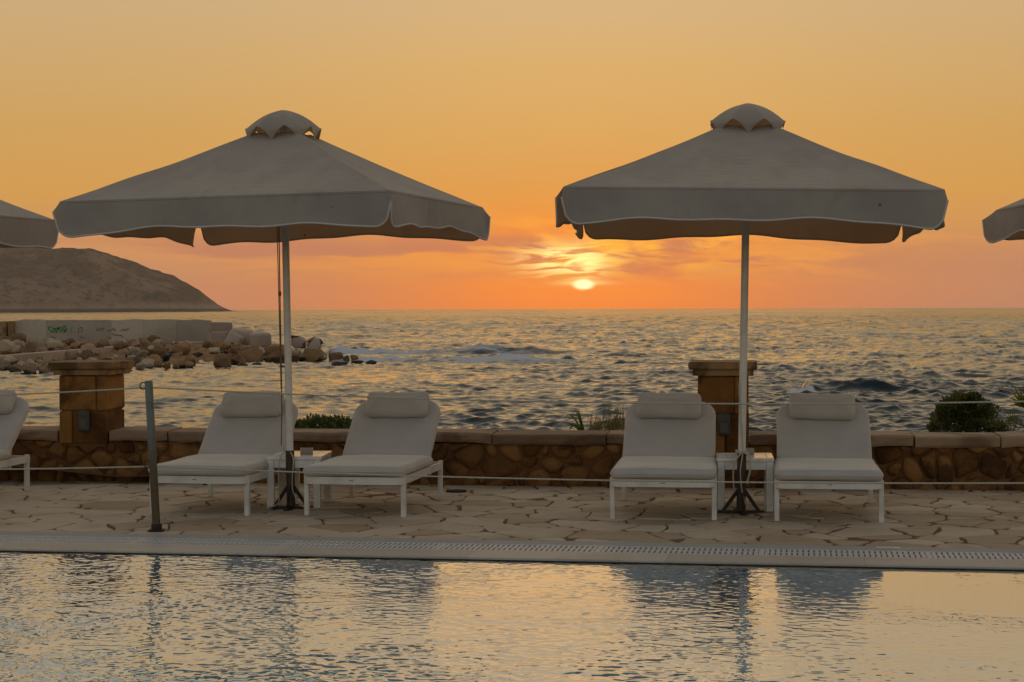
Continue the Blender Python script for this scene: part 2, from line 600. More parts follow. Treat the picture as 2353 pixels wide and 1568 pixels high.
leaf_mat('hedge_leaf', (0.045, 0.075, 0.018), (0.10, 0.13, 0.03))
leaf_mat('bush_leaf', (0.035, 0.055, 0.016), (0.14, 0.155, 0.045))
leaf_mat('lily_leaf', (0.05, 0.075, 0.012), (0.12, 0.15, 0.025), 0.4)
leaf_mat('dry_grass', (0.22, 0.20, 0.07), (0.40, 0.34, 0.15), 0.4)
leaf_mat('palm_leaf', (0.07, 0.09, 0.015), (0.15, 0.17, 0.03), 0.4)
leaf_mat('grey_leaf', (0.09, 0.10, 0.05), (0.18, 0.18, 0.09), 0.3)
principled('twig', (0.09, 0.06, 0.035), 0.9, 0.2)
principled('green_spray', (0.07, 0.24, 0.09), 0.8, 0.2)
principled('teal_spray', (0.15, 0.27, 0.20), 0.8, 0.2)
principled('brown_spray', (0.19, 0.145, 0.115), 0.8, 0.2)
principled('red_spray', (0.29, 0.18, 0.17), 0.8, 0.2)


def sea_mat():
    m, nt, p, o = principled('sea_water', (0.012, 0.03, 0.03), 0.07, 0.5)
    p.inputs['IOR'].default_value = 1.34
    pos = geo(nt)
    at = nt.n('ShaderNodeAttribute', attribute_name='foam')
    fo = at.outputs['Fac']
    n0 = nt.noise(nt.mapping(pos, (0.55, 1.6, 1)), 0.9, 5, 0.65, 0.5)
    msk = nt.step(nt.m('ADD', fo, nt.m('MULTIPLY', nt.m('SUBTRACT', n0, 0.5), 1.5)), 0.42, 0.75)
    msk = nt.m('MULTIPLY', msk, nt.step(fo, 0.02, 0.2))
    # wind ripples tilt the surface; written straight into the normal so that far water keeps its chop
    acc = None
    for sc_, map_, det, k in ((0.030, (1.0, 0.10, 1), 4, 0.60), (0.05, (0.9, 0.35, 1), 4, 0.20), (0.28, (0.7, 0.8, 1), 3, 0.22), (1.3, (0.7, 1.25, 1), 4, 0.26), (6.0, (0.8, 1.2, 1), 3, 0.20)):
        nz = nt.n('ShaderNodeTexNoise')
        nt.put(nz.inputs['Vector'], nt.mapping(pos, map_))
        nz.inputs['Scale'].default_value = sc_
        nz.inputs['Detail'].default_value = det
        nz.inputs['Roughness'].default_value = 0.55
        v1 = nt.n('ShaderNodeVectorMath', operation='SUBTRACT')
        nt.put(v1.inputs[0], nz.outputs['Color'])
        v1.inputs[1].default_value = (0.5, 0.5, 0.5)
        v2 = nt.n('ShaderNodeVectorMath', operation='MULTIPLY')
        nt.put(v2.inputs[0], v1.outputs[0])
        v2.inputs[1].default_value = (k * 0.7, k, 0)
        if acc is None:
            acc = v2.outputs[0]
        else:
            v3 = nt.n('ShaderNodeVectorMath', operation='ADD')
            nt.put(v3.inputs[0], acc)
            nt.put(v3.inputs[1], v2.outputs[0])
            acc = v3.outputs[0]
    v4 = nt.n('ShaderNodeVectorMath', operation='ADD')
    nt.put(v4.inputs[0], nt.n('ShaderNodeNewGeometry').outputs['Normal'])
    nt.put(v4.inputs[1], acc)
    v5 = nt.n('ShaderNodeVectorMath', operation='NORMALIZE')
    nt.put(v5.inputs[0], v4.outputs[0])
    nt.put(p.inputs['Normal'], v5.outputs[0])
    depth = nt.noise(pos, 0.03, 3, 0.5)
    water = nt.mix(nt.step(depth, 0.4, 0.6), (0.012, 0.024, 0.028, 1), (0.022, 0.034, 0.034, 1))
    nt.put(p.inputs['Base Color'], nt.mix(msk, water, (0.46, 0.47, 0.50, 1)))
    sp_ = nt.n('ShaderNodeSeparateXYZ')
    nt.put(sp_.inputs[0], pos)
    rg = nt.step(sp_.outputs[1], 60, 700, 0.05, 0.18)
    nt.put(p.inputs['Roughness'], nt.mix(msk, rg, (0.85, 0.85, 0.85, 1)))


sea_mat()


def pool_water_mat():
    m, nt, p, o = principled('pool_water', (0.80, 0.93, 0.97), 0.0, 0.5)
    rf = nt.n('ShaderNodeBsdfRefraction')
    rf.inputs['Color'].default_value = (0.86, 0.96, 1.0, 1)
    rf.inputs['IOR'].default_value = 1.33
    rf.inputs['Roughness'].default_value = 0.0
    gl = nt.n('ShaderNodeBsdfGlossy')
    gl.inputs['Color'].default_value = (0.97, 0.97, 0.97, 1)
    gl.inputs['Roughness'].default_value = 0.0
    lw = nt.n('ShaderNodeLayerWeight')
    lw.inputs['Blend'].default_value = 0.5
    fc = nt.m('ADD', nt.m('MULTIPLY', nt.m('POWER', lw.outputs['Facing'], 2.1), 0.98), 0.025)
    mx = nt.n('ShaderNodeMixShader')
    nt.put(mx.inputs[0], fc)
    nt.put(mx.inputs[1], rf.outputs[0])
    nt.put(mx.inputs[2], gl.outputs[0])
    nt.put(o.inputs[0], mx.outputs[0])


pool_water_mat()

# ------------------------------------------------------------------ oriented frames of the place
TH = -math.atan(0.158)                 # pool edge, deck and grating run along this direction
PO = Vector((0, 10.97, 0))
U = Vector((math.cos(TH), math.sin(TH), 0))
N = Vector((-math.sin(TH), math.cos(TH), 0))
M_POOL = Matrix.Translation(PO) @ Matrix.Rotation(TH, 4, 'Z')
TW = -math.atan(0.135)                 # garden wall
M_WALL = Matrix.Translation((0, 15.46, 0)) @ Matrix.Rotation(TW, 4, 'Z')


def wall_s(px, yw=15.46):
    """distance along the wall front of the picture column px"""
    k = (px - 1176.5) / F
    # X = s cos, Y = 15.46 + s sin ; X = k Y
    return k * 15.46 / (math.cos(TW) - k * math.sin(TW))


# ------------------------------------------------------------------ waves (spectral height fields)
def wave_tile(n, L, lam_peak, lam_min, spread, heading, seed, power=3.6):
    r = np.random.default_rng(seed)
    k1 = np.fft.fftfreq(n, L / n) * 2 * PI
    kx, ky = np.meshgrid(k1, k1)
    k = np.hypot(kx, ky)
    k[0, 0] = 1e9
    kp = 2 * PI / lam_peak
    S = np.exp(-1.1 * (kp / k) ** 2) / k ** power
    S *= np.exp(-(k * lam_min / (2 * PI)) ** 2)
    c = (kx * math.sin(heading) + ky * math.cos(heading)) / k
    S *= 0.06 + np.abs(c) ** spread
    S[0, 0] = 0
    a = (r.normal(size=(n, n)) + 1j * r.normal(size=(n, n))) * np.sqrt(S)
    h = np.fft.ifft2(a).real
    dxx = np.fft.ifft2(a * 1j * kx / k).real
    dyy = np.fft.ifft2(a * 1j * ky / k).real
    s = h.std()
    return h / s, dxx / s, dyy / s


def sample(tile, L, x, y, rot=0.0):
    n = tile.shape[0]
    c, s = math.cos(rot), math.sin(rot)
    u = ((x * c + y * s) / L * n) % n
    v = ((-x * s + y * c) / L * n) % n
    i, j = np.floor(u).astype(int), np.floor(v).astype(int)
    fu, fv = u - i, v - j
    i %= n; j %= n
    i2, j2 = (i + 1) % n, (j + 1) % n
    return (tile[j, i] * (1 - fu) * (1 - fv) + tile[j, i2] * fu * (1 - fv) + tile[j2, i] * (1 - fu) * fv + tile[j2, i2] * fu * fv)


# ------------------------------------------------------------------ sea
SEA_Z = -2.0


def make_sea():
    hs = H - SEA_Z
    # rows follow the drop below the horizon so that near waves get the finest mesh
    d = np.concatenate([np.geomspace(1.6, 4, 60, endpoint=False), np.linspace(2, 20, 1400) ** 2])[::-1]
    Y = F * hs / d
    ang = np.concatenate([np.linspace(-0.9, -0.31, 40, endpoint=False), np.linspace(-0.31, 0.31, 520, endpoint=False), np.linspace(0.31, 0.9, 41)])
    YY, AA = np.meshgrid(Y, ang, indexing='ij')
    XX = YY * AA
    t1 = wave_tile(1024, 113.0, 4.0, 0.34, 2.0, 0.25, 11)
    t2 = wave_tile(512, 41.0, 1.5, 0.20, 1.5, -0.35, 12)
    t3 = wave_tile(1024, 347.0, 13.0, 1.2, 3.0, 0.1, 13)
    a1, a2, a3 = 0.066, 0.034, 0.070
    calm = 1.0 - 0.5 * np.exp(-((XX + 16) / 15) ** 2) * np.clip((126 - YY) / 10, 0, 1) - 0.0
    patch = 0.75 + 0.5 * (sample(t3[0], 347.0, XX * 0.6 + 50, YY * 0.25, 0.3) > 0)
    patch = 0.85 + 0.18 * sample(t3[0], 347.0, XX * 0.7 + 50, YY * 0.3, 0.3)
    patch = np.clip(patch, 0.45, 1.4) * calm
    Z = np.zeros_like(XX); DX = np.zeros_like(XX); DY = np.zeros_like(XX)
    for tl, L, a, rt, ch in ((t1, 113.0, a1, 0.35, 1.0), (t2, 41.0, a2, -0.5, 1.0), (t3, 347.0, a3, 0.15, 0.5)):
        q = patch if L < 200 else np.interp(YY, [60, 300], [0.30, 1.8]) * calm
        Z += a * q * sample(tl[0], L, XX, YY, rt)
        sx, sy = sample(tl[1], L, XX, YY, rt), sample(tl[2], L, XX, YY, rt)
        c, s = math.cos(rt), math.sin(rt)
        DX += a * q * ch * (sx * c - sy * s)
        DY += a * q * ch * (sx * s + sy * c)
    foam = np.zeros_like(XX)

    def ridge(x0, x1, yc, hgt, wn, wf, fm, fedge, seed):
        """a breaking wave: steep shoreward face, foam on the face and behind it"""
        nonlocal Z, foam
        r = np.random.default_rng(seed)
        ph = r.uniform(0, 6, 4)
        wob = sum(np.sin(XX * k + p) * a for k, p, a in zip((0.11, 0.27, 0.6, 1.3), ph, (1.1, 0.7, 0.35, 0.15)))
        dist = YY - (yc(XX) + wob)
        win = np.clip((XX - x0) / (0.06 * (x1 - x0)), 0, 1) * np.clip((x1 - XX) / (0.3 * (x1 - x0)), 0, 1)
        win = win * win * (3 - 2 * win)
        amp = hgt * win * (0.8 + 0.2 * np.sin(XX * 0.55 + ph[0]) + 0.15 * np.sin(XX * 1.7 + ph[1]) + 0.08 * np.sin(XX * 4.3 + ph[2]))
        prof = np.where(dist < 0, np.exp(-(dist / wn) ** 2), np.exp(-(dist / wf) ** 2))
        Z += amp * prof
        fw = fm(XX) * win
        foam[:] = np.maximum(foam, fw * np.where(dist < 0, np.exp(-(dist / fedge[0]) ** 2), np.exp(-(dist / fedge[1]) ** 2)))

    # outer breaker
    xa, xb = (735 - 1176.5) / F * 140, (1450 - 1176.5) / F * 138
    ridge(xa, xb, lambda x: 139 - 0.02 * x, 0.62, 1.2, 2.6, lambda x: np.clip(1.15 - (x - xa) / (xb - xa) * 0.95, 0.3, 1), (2.6, 1.4), 1)
    # inner white water
    xa2, xb2 = (740 - 1176.5) / F * 122, (1420 - 1176.5) / F * 116
    ridge(xa2, xb2, lambda x: 122.0 - 0.32 * (x - xa2), 0.34, 1.6, 3.0, lambda x: 0.95 + 0 * x, (2.6, 2.6), 2)
    # steep swell before the right-hand shore
    xc, xd = (1850 - 1176.5) / F * 76, (2135 - 1176.5) / F * 76
    ridge(xc, xd, lambda x: 76.5 + 0 * x, 0.44, 0.8, 1.5, lambda x: 0 * x, (1, 1), 3)
    ridge((1815 - 1176.5) / F * 74, (1905 - 1176.5) / F * 74, lambda x: 74.4 + 0 * x, 0.16, 0.9, 1.2, lambda x: 0.85 + 0 * x, (1.1, 1.1), 4)
    ridge((1990 - 1176.5) / F * 108, (2110 - 1176.5) / F * 108, lambda x: 108 + 0 * x, 0.32, 0.9, 1.6, lambda x: 0 * x, (1, 1), 5)
    # wash along the rocks
    ridge((560 - 1176.5) / F * 115, (850 - 1176.5) / F * 115, lambda x: 117.5 + 0 * x, 0.05, 1, 1, lambda x: 0.62 + 0 * x, (0.8, 1.5), 6)
    V = np.stack([XX + DX, YY + DY, SEA_Z + Z], -1).reshape(-1, 3)
    me = np_mesh('sea', V, grid_quads(*XX.shape), MAT['sea_water'])
    at = me.attributes.new('foam', 'FLOAT', 'POINT')
    at.data.foreach_set('value', foam.astype(np.float32).ravel())
    o = link('sea', me)
    tag(o, 'choppy sunset sea with breaking white waves reaching the horizon', kind='structure')


make_sea()


# ------------------------------------------------------------------ headland
def make_headland():
    prof = [(-1500, 470), (-600, 505), (-200, 530), (0, 553), (60, 562), (115, 572), (170, 579), (250, 592), (330, 613), (400, 640), (450, 664), (475, 684), (500, 704), (520, 715.5)]
    D = 3000.0
    xs = np.array([(p - 1176.5) / F * D for p, _ in prof])
    hz = np.array([(horizon(p) - y) / F * D + H for p, y in prof])
    X = np.concatenate([np.linspace(xs[0], -1100, 60, endpoint=False), np.linspace(-1100, xs[-1] + 15, 240)])
    T = np.linspace(-1, 1, 60)
    TT, XX = np.meshgrid(T, X, indexing='ij')
    crest = np.interp(X, xs, hz)
    half = 120 + 420 * np.clip((xs[-1] + 20 - X) / 700, 0, 1)
    shape = np.cos(TT * PI / 2) ** 0.75
    r = np.random.default_rng(5)
    nz = np.zeros_like(XX)
    for f, a in ((0.006, 7), (0.014, 4.5), (0.035, 2.4), (0.09, 1.2), (0.2, 0.7)):
        for _ in range(4):
            th, ph = r.uniform(0, PI), r.uniform(0, 6.28)
            nz += a * 0.35 * np.sin((XX * math.cos(th) + TT * half * math.sin(th)) * f * 2 * PI / 2 + ph)
    Z = crest[None, :] * shape + nz * np.clip(shape * 1.4, 0, 1) * np.clip(crest / 60, 0.05, 1)[None, :]
    Yv = D + TT * half[None, :]
    Z[0], Z[-1] = -6, -6
    V = np.stack([XX, Yv, np.where(Z < -3, -6, Z - 1.5)], -1).reshape(-1, 3)
    o = link('headland', np_mesh('headland', V, grid_quads(*XX.shape), MAT['scrub_hill']))
    tag(o, 'bare brown headland sloping down into the sea', kind='structure')


make_headland()


# ------------------------------------------------------------------ shore terrain behind the wall and rock mound of the breakwater
def make_terrain():
    xs = np.linspace(-60, 60, 90)
    ys = np.concatenate([np.linspace(15.7, 30, 26), np.linspace(31.5, 46, 8)])
    YY, XX = np.meshgrid(ys, xs, indexing='ij')
    base = np.interp(YY - 0.135 * -XX, [15.5, 18, 24, 32, 46], [0.12, -0.05, -0.75, -2.1, -3.2])
    Z = base + 0.05 * np.sin(XX * 1.7 + YY) + 0.04 * np.sin(XX * 3.1 - YY * 2.2)
    o = link('shore', np_mesh('shore', np.stack([XX, YY, Z], -1).reshape(-1, 3), grid_quads(*XX.shape), MAT['earth']))
    tag(o, 'earth bank dropping to the water behind the garden wall', kind='structure')


make_terrain()


def ground_sheet():
    # land on the camera's side of the pool and round the pool surround
    g = MB()
    g.add([(-400, -600, -0.30), (400, -600, -0.30), (400, -4, -0.30), (-400, -4, -0.30)], [(0, 1, 2, 3)])
    for s0, s1 in ((-400, -7.6), (7.6, 400)):
        g.add([(s0, -4, -0.30), (s1, -4, -0.30), (s1, 15.6, -0.30), (s0, 15.6, -0.30)], [(0, 1, 2, 3)])
    tag(g.build('ground', MAT['earth']), 'bare ground round the pool terrace', kind='structure')


ground_sheet()


# ------------------------------------------------------------------ cell patterns for the stones
def clip(poly, n, c):
    out_ = []
    m = len(poly)
    for i in range(m):
        p, q = poly[i], poly[(i + 1) % m]
        dp = n[0] * p[0] + n[1] * p[1] - c
        dq = n[0] * q[0] + n[1] * q[1] - c
        if dp <= 0:
            out_.append(p)
        if dp * dq < 0:
            k = dp / (dp - dq)
            out_.append((p[0] + (q[0] - p[0]) * k, p[1] + (q[1] - p[1]) * k))
    return out_


def cells(pts, bounds, gap_lo, gap_hi, r, wvar=0.0, aspect=1.0):
    """Laguerre cells, each pulled back from its neighbours by a joint of uneven width"""
    x0, x1, y0, y1 = bounds
    P = np.array(pts)
    Wt = r.uniform(-wvar, wvar, len(P)) if wvar else np.zeros(len(P))
    gaps = {}
    res = []
    for i in range(len(P)):
        d2 = (P[:, 0] - P[i, 0]) ** 2 + ((P[:, 1] - P[i, 1]) / aspect) ** 2
        order = np.argsort(d2)[1:22]
        poly = [(x0, y0), (x1, y0), (x1, y1), (x0, y1)]
        for j in order:
            key = (min(i, j), max(i, j))
            if key not in gaps:
                gaps[key] = r.uniform(gap_lo, gap_hi) if r.random() > 0.15 else r.uniform(gap_hi, gap_hi * 1.7)
            n = np.array([P[j, 0] - P[i, 0], (P[j, 1] - P[i, 1]) / aspect ** 2])
            L = math.hypot(*n)
            n = n / L
            mid = (P[i] + P[j]) / 2 + (P[j] - P[i]) * (Wt[i] - Wt[j])
            poly = clip(poly, n, float(n @ mid) - gaps[key] / 2)
            if len(poly) < 3:
                break
        res.append(poly if len(poly) >= 3 else None)
    return res


def soften(poly, r, cut_lo, cut_hi, jit):
    """knock the corners off a cell outline and roughen it"""
    out_ = []
    m = len(poly)
    for i in range(m):
        a, p, b = poly[i - 1], poly[i], poly[(i + 1) % m]
        la, lb = math.dist(a, p), math.dist(p, b)
        if la < 1e-4 or lb < 1e-4:
            continue
        c = r.uniform(cut_lo, cut_hi)
        ca, cb = min(c * r.uniform(0.5, 1.5), la * 0.4), min(c * r.uniform(0.5, 1.5), lb * 0.4)
        out_.append((p[0] + (a[0] - p[0]) * ca / la, p[1] + (a[1] - p[1]) * ca / la))
        out_.append((p[0] + (b[0] - p[0]) * cb / lb, p[1] + (b[1] - p[1]) * cb / lb))
        if lb > 0.22:
            k = r.uniform(0.4, 0.6)
            q = (p[0] + (b[0] - p[0]) * k, p[1] + (b[1] - p[1]) * k)
            nx, ny = -(b[1] - p[1]) / lb, (b[0] - p[0]) / lb
            s = r.uniform(-jit, jit * 0.4) * -1
            out_.append((q[0] + nx * s, q[1] + ny * s))
    return out_


def poisson(x0, x1, y0, y1, dmin, r, tries=9000):
    pts = []
    for _ in range(tries):
        p = (r.uniform(x0, x1), r.uniform(y0, y1))
        dm = dmin * r.uniform(0.72, 1.35)
        if all((p[0] - q[0]) ** 2 + (p[1] - q[1]) ** 2 > dm * dm for q in pts):
            pts.append(p)
    return pts


def slab_mesh(poly, z0, z1, inset, place, mat, name, r, tilt=0.0):
    """a stone: outline extruded from z0 to z1 with a worn upper arris"""
    m = len(poly)
    cx = sum(p[0] for p in poly) / m
    cy = sum(p[1] for p in poly) / m
    tx, ty = r.uniform(-tilt, tilt), r.uniform(-tilt, tilt)
    lo = [(p[0], p[1], z0) for p in poly]
    mid = [(p[0], p[1], z1 - inset * 0.6) for p in poly]
    top = []
    for p in poly:
        L = math.dist(p, (cx, cy)) or 1
        k = max(0.0, 1 - inset / L)
        q = (cx + (p[0] - cx) * k, cy + (p[1] - cy) * k)
        top.append((q[0], q[1], z1 + (q[0] - cx) * tx + (q[1] - cy) * ty))
    vs = [place(*v) for v in lo + mid + top]
    fs = []
    for i in range(m):
        j = (i + 1) % m
        fs += [(i, j, m + j, m + i), (m + i, m + j, 2 * m + j, 2 * m + i)]
    fs.append(tuple(range(2 * m, 3 * m)))
    b = MB()
    b.add(vs, fs)
    return b.mesh(name, mat)


# ------------------------------------------------------------------ stone deck
T_COP, T_GR0, T_GR1, T_STRIP = 0.0, 0.335, 0.650, 0.845
deck = MB()
deck.box(-7.4, 7.4, T_STRIP - 0.001, 5.05, -0.25, -0.006, M_POOL)
deck_o = deck.build('stone_deck', MAT['grout'])
tag(deck_o, 'crazy paved terrace of beige flagstones with brown joints', kind='structure')


def make_flags():
    r = np.random.default_rng(21)
    pts = poisson(-6.4, 6.3, T_STRIP - 0.05, 4.85, 0.275, r)
    polys = cells(pts, (-6.5, 6.4, T_STRIP + 0.004, 4.8), 0.007, 0.020, r, 0.16)
    todo = []
    for p, c in zip(polys, pts):
        if p is None:
            continue
        p = soften(p, r, 0.010, 0.055, 0.024)
        if len(p) >= 4:
            # nearest the middle of the view first
            todo.append((abs(c[0]) / (1 + 0.11 * c[1]), p))
    todo.sort(key=lambda a: a[0])
    rest = MB()
    for k, (_, p) in enumerate(todo):
        z1 = r.uniform(-0.001, 0.004)
        me = slab_mesh(p, -0.02, z1, 0.005, lambda x, y, z: M_POOL @ Vector((x, y, z)), MAT['flagstone'], 'flagstone', r, 0.004)
        if k < 300:
            link('flagstone', me, deck_o)
        else:
            rest.add([v.co for v in me.vertices], [tuple(f.vertices) for f in me.polygons])
    if rest.v:
        o = rest.build('outer_flagstones', MAT['flagstone'], deck_o)
        tag(o, kind='stuff')


make_flags()

# grey strip, drain channel, coping
strip = MB()
strip.box(-7.4, 7.4, T_GR1 + 0.006, T_STRIP, -0.2, 0.0, M_POOL)
strip_o = strip.build('paving_strip', MAT['pool_deck_grey'])
tag(strip_o, 'smooth grey paved strip between the flagstones and the drain', kind='structure')
ch = MB()
ch.box(-7.4, 7.4, T_GR0 - 0.006, T_GR1 + 0.006, -0.22, -0.09, M_POOL)
tag(ch.build('drain_channel', MAT['channel_dark']), 'dark overflow channel under the white grating', kind='structure')


def make_coping():
    root = empty('pool_coping')
    tag(root, 'beige stone coping along the far edge of the swimming pool', kind='structure')
    r = np.random.default_rng(3)
    s = -7.4
    while s < 7.4:
        L = r.uniform(1.15, 1.25)
        # cross-section with a rounded, slightly overhanging nose
        sec = [(T_GR0 - 0.008, -0.2), (T_GR0 - 0.008, -0.001), (0.012, 0.001), (0.003, -0.001), (0.0, -0.005), (0.0, -0.0125), (0.02, -0.0125), (0.02, -0.2)]
        b = MB()
        n = len(sec)
        e = min(s + L, 7.4) - 0.0015
        vs = [M_POOL @ Vector((x, t_, z)) for x in (s, e) for t_, z in sec]
        fs = [(i, (i + 1) % n, n + (i + 1) % n, n + i) for i in range(n)] + [tuple(range(n)), tuple(range(2 * n - 1, n - 1, -1))]
        b.add(vs, fs)
        b.build('coping_slab', MAT['pool_coping'], root)
        s += L


make_coping()


def make_grating():
    root = empty('drain_grating', PO, TH)
    tag(root, 'long white plastic overflow grating of slotted bars beside the pool', 'grating')
    zt, zb = -0.001, -0.028
    for name, t0, t1 in (('rail', T_GR0 - 0.004, T_GR0 + 0.022), ('rail', T_GR1 - 0.022, T_GR1 + 0.004), ('middle_rib', (T_GR0 + T_GR1) / 2 - 0.012, (T_GR0 + T_GR1) / 2 + 0.012)):
        b = MB()
        b.box(-7.35, 7.35, t0, t1, zb, zt, None, 0.002)
        b.build(name, MAT['white_plastic'], root)
    pitch = 0.0335
    b = MB()
    b.box(-0.0112, 0.0112, T_GR0 + 0.022, T_GR1 - 0.022, zb + 0.002, zt - 0.0015)
    me = b.mesh('slat', MAT['white_plastic'])
    b2 = MB()
    b2.box(-0.017, 0.017, T_GR0 + 0.022, T_GR1 - 0.022, zb + 0.002, zt - 0.0012)
    me2 = b2.mesh('slat', MAT['white_plastic'])
    n = int(13.8 / pitch)
    xs = [(-6.9 + i * pitch) for i in range(n)]
    xs.sort(key=abs)
    rest = MB()
    for i, x in enumerate(xs):
        wide = abs((x + 0.55) % 1.0) < pitch
        if i < 300:
            o = link('slat', me2 if wide else me, root)
            o.location = (x, 0, 0)
        else:
            rest.box(x - 0.0112, x + 0.0112, T_GR0 + 0.022, T_GR1 - 0.022, zb + 0.002, zt - 0.0015)
    tag(rest.build('outer_slats', MAT['white_plastic'], root), kind='stuff')


make_grating()

p = gp(2040, 1257)
lp = M_POOL.inverted() @ p
b = MB()
b.box(-0.075, 0.075, -0.045, 0.045, 0.0005, 0.004, None, 0.0015)
o = b.build('access_cover', MAT['white_plastic'])
o.location = M_POOL @ Vector((lp.x, (T_GR1 + T_STRIP) / 2 + 0.012, 0))
o.rotation_euler = (0, 0, TH)
tag(o, 'small pale access cover set in the grey paving strip by the grating', 'drain cover')
p = gp(1047, 1131)
b = MB()
b.tube([(0, 0, 0.002), (0, 0, 0.012)], 0.085, 20)
o = b.build('floor_drain', MAT['channel_dark'])
o.location = p
tag(o, 'round dark drain cover in the flagstones at the foot of the wall', 'drain cover')


# ------------------------------------------------------------------ pool
def make_pool():
    zf = -1.4
    b = MB()
    x0, x1, t0, t1 = -7.4, 7.4, -9.6, 0.02
    P = lambda x, t_, z: M_POOL @ Vector((x, t_, z))
    b.add([P(x0, t0, zf), P(x1, t0, zf), P(x1, t1, zf), P(x0, t1, zf)], [(0, 1, 2, 3)])
    for a, c in (((x0, t1), (x1, t1)), ((x1, t1), (x1, t0)), ((x1, t0), (x0, t0)), ((x0, t0), (x0, t1))):
        b.add([P(*a, zf), P(*c, zf), P(*c, -0.0135), P(*a, -0.0135)], [(0, 1, 2, 3)])
    basin = b.build('pool_basin', MAT['pool_mosaic'])
    tag(basin, 'blue mosaic swimming pool basin', kind='structure')
    # dark waterline band of glazed tiles
    g = MB()
    g.box(x0, x1, 0.012, 0.0195, -0.14, -0.015)
    go = g.build('tile_bed', MAT['tile_grout'], basin)
    go.matrix_world = M_POOL
    L = 0.31
    tb = MB()
    tb.box(-L / 2 + 0.003, L / 2 - 0.003, 0.004, 0.013, -0.13, -0.017, None, 0.002)
    me = tb.mesh('waterline_tile', MAT['waterline_glaze'])
    for i in range(int((x1 - x0) / L)):
        o = link('waterline_tile', me, basin)
        o.matrix_world = M_POOL @ Matrix.Translation((x0 + L * (i + 0.5), 0, 0))
    # water: real ripples, livelier on the left where the inlet stirs it
    zw = -0.0185
    xs = np.concatenate([np.linspace(-7.38, -3.6, 90, endpoint=False), np.linspace(-3.6, 3.6, 700, endpoint=False), np.linspace(3.6, 7.38, 91)])
    ts = np.concatenate([np.linspace(-9.58, -4.4, 60, endpoint=False), np.linspace(-4.4, 0.012, 420)])
    TT, XX = np.meshgrid(ts, xs, indexing='ij')
    t1_ = wave_tile(512, 2.9, 0.10, 0.024, 1.6, 0.35, 31, 3.2)
    t2_ = wave_tile(512, 7.3, 0.55, 0.10, 2.0, -0.2, 32, 3.4)
    t3_ = wave_tile(256, 9.0, 1.6, 0.5, 1.0, 0.0, 33, 3.0)
    pw = sample(t3_[0], 9.0, XX + 3, TT, 0.4)
    amp = np.interp(XX + 0.25 * (TT + 2), [-3.2, -1.2, -0.1, 0.9, 1.9, 2.7], [1.35, 1.15, 0.52, 0.46, 0.28, 0.09])
    amp = amp + 0.34 * np.clip((-TT - 1.6) / 2.4, 0, 1)
    amp = amp * np.clip(1 + 0.22 * pw, 0.5, 1.6)
    amp = amp * np.clip(-TT / 0.5 + 0.45, 0.45, 1)
    Z = zw + amp * (0.00095 * sample(t1_[0], 2.9, XX, TT, 0.2) + 0.0008 * sample(t2_[0], 7.3, XX, TT, -0.3))
    V = np.stack([XX, TT, Z], -1).reshape(-1, 3)
    o = link('pool_water', np_mesh('pool_water', V, grid_quads(*XX.shape), MAT['pool_water']))
    o.matrix_world = M_POOL
    tag(o, 'rippled swimming pool water mirroring the sunset sky', kind='structure')
    nd = MB()
    nd.box(-7.4, 7.4, -16, -9.61, -0.25, 0.0, M_POOL)
    tag(nd.build('near_deck', MAT['flagstone']), 'stone terrace on the near side of the pool', kind='structure')


make_pool()


# ------------------------------------------------------------------ garden wall
S_LP0, S_LP1 = wall_s(139), wall_s(250)
S_RP0, S_RP1 = wall_s(1602), wall_s(1721)


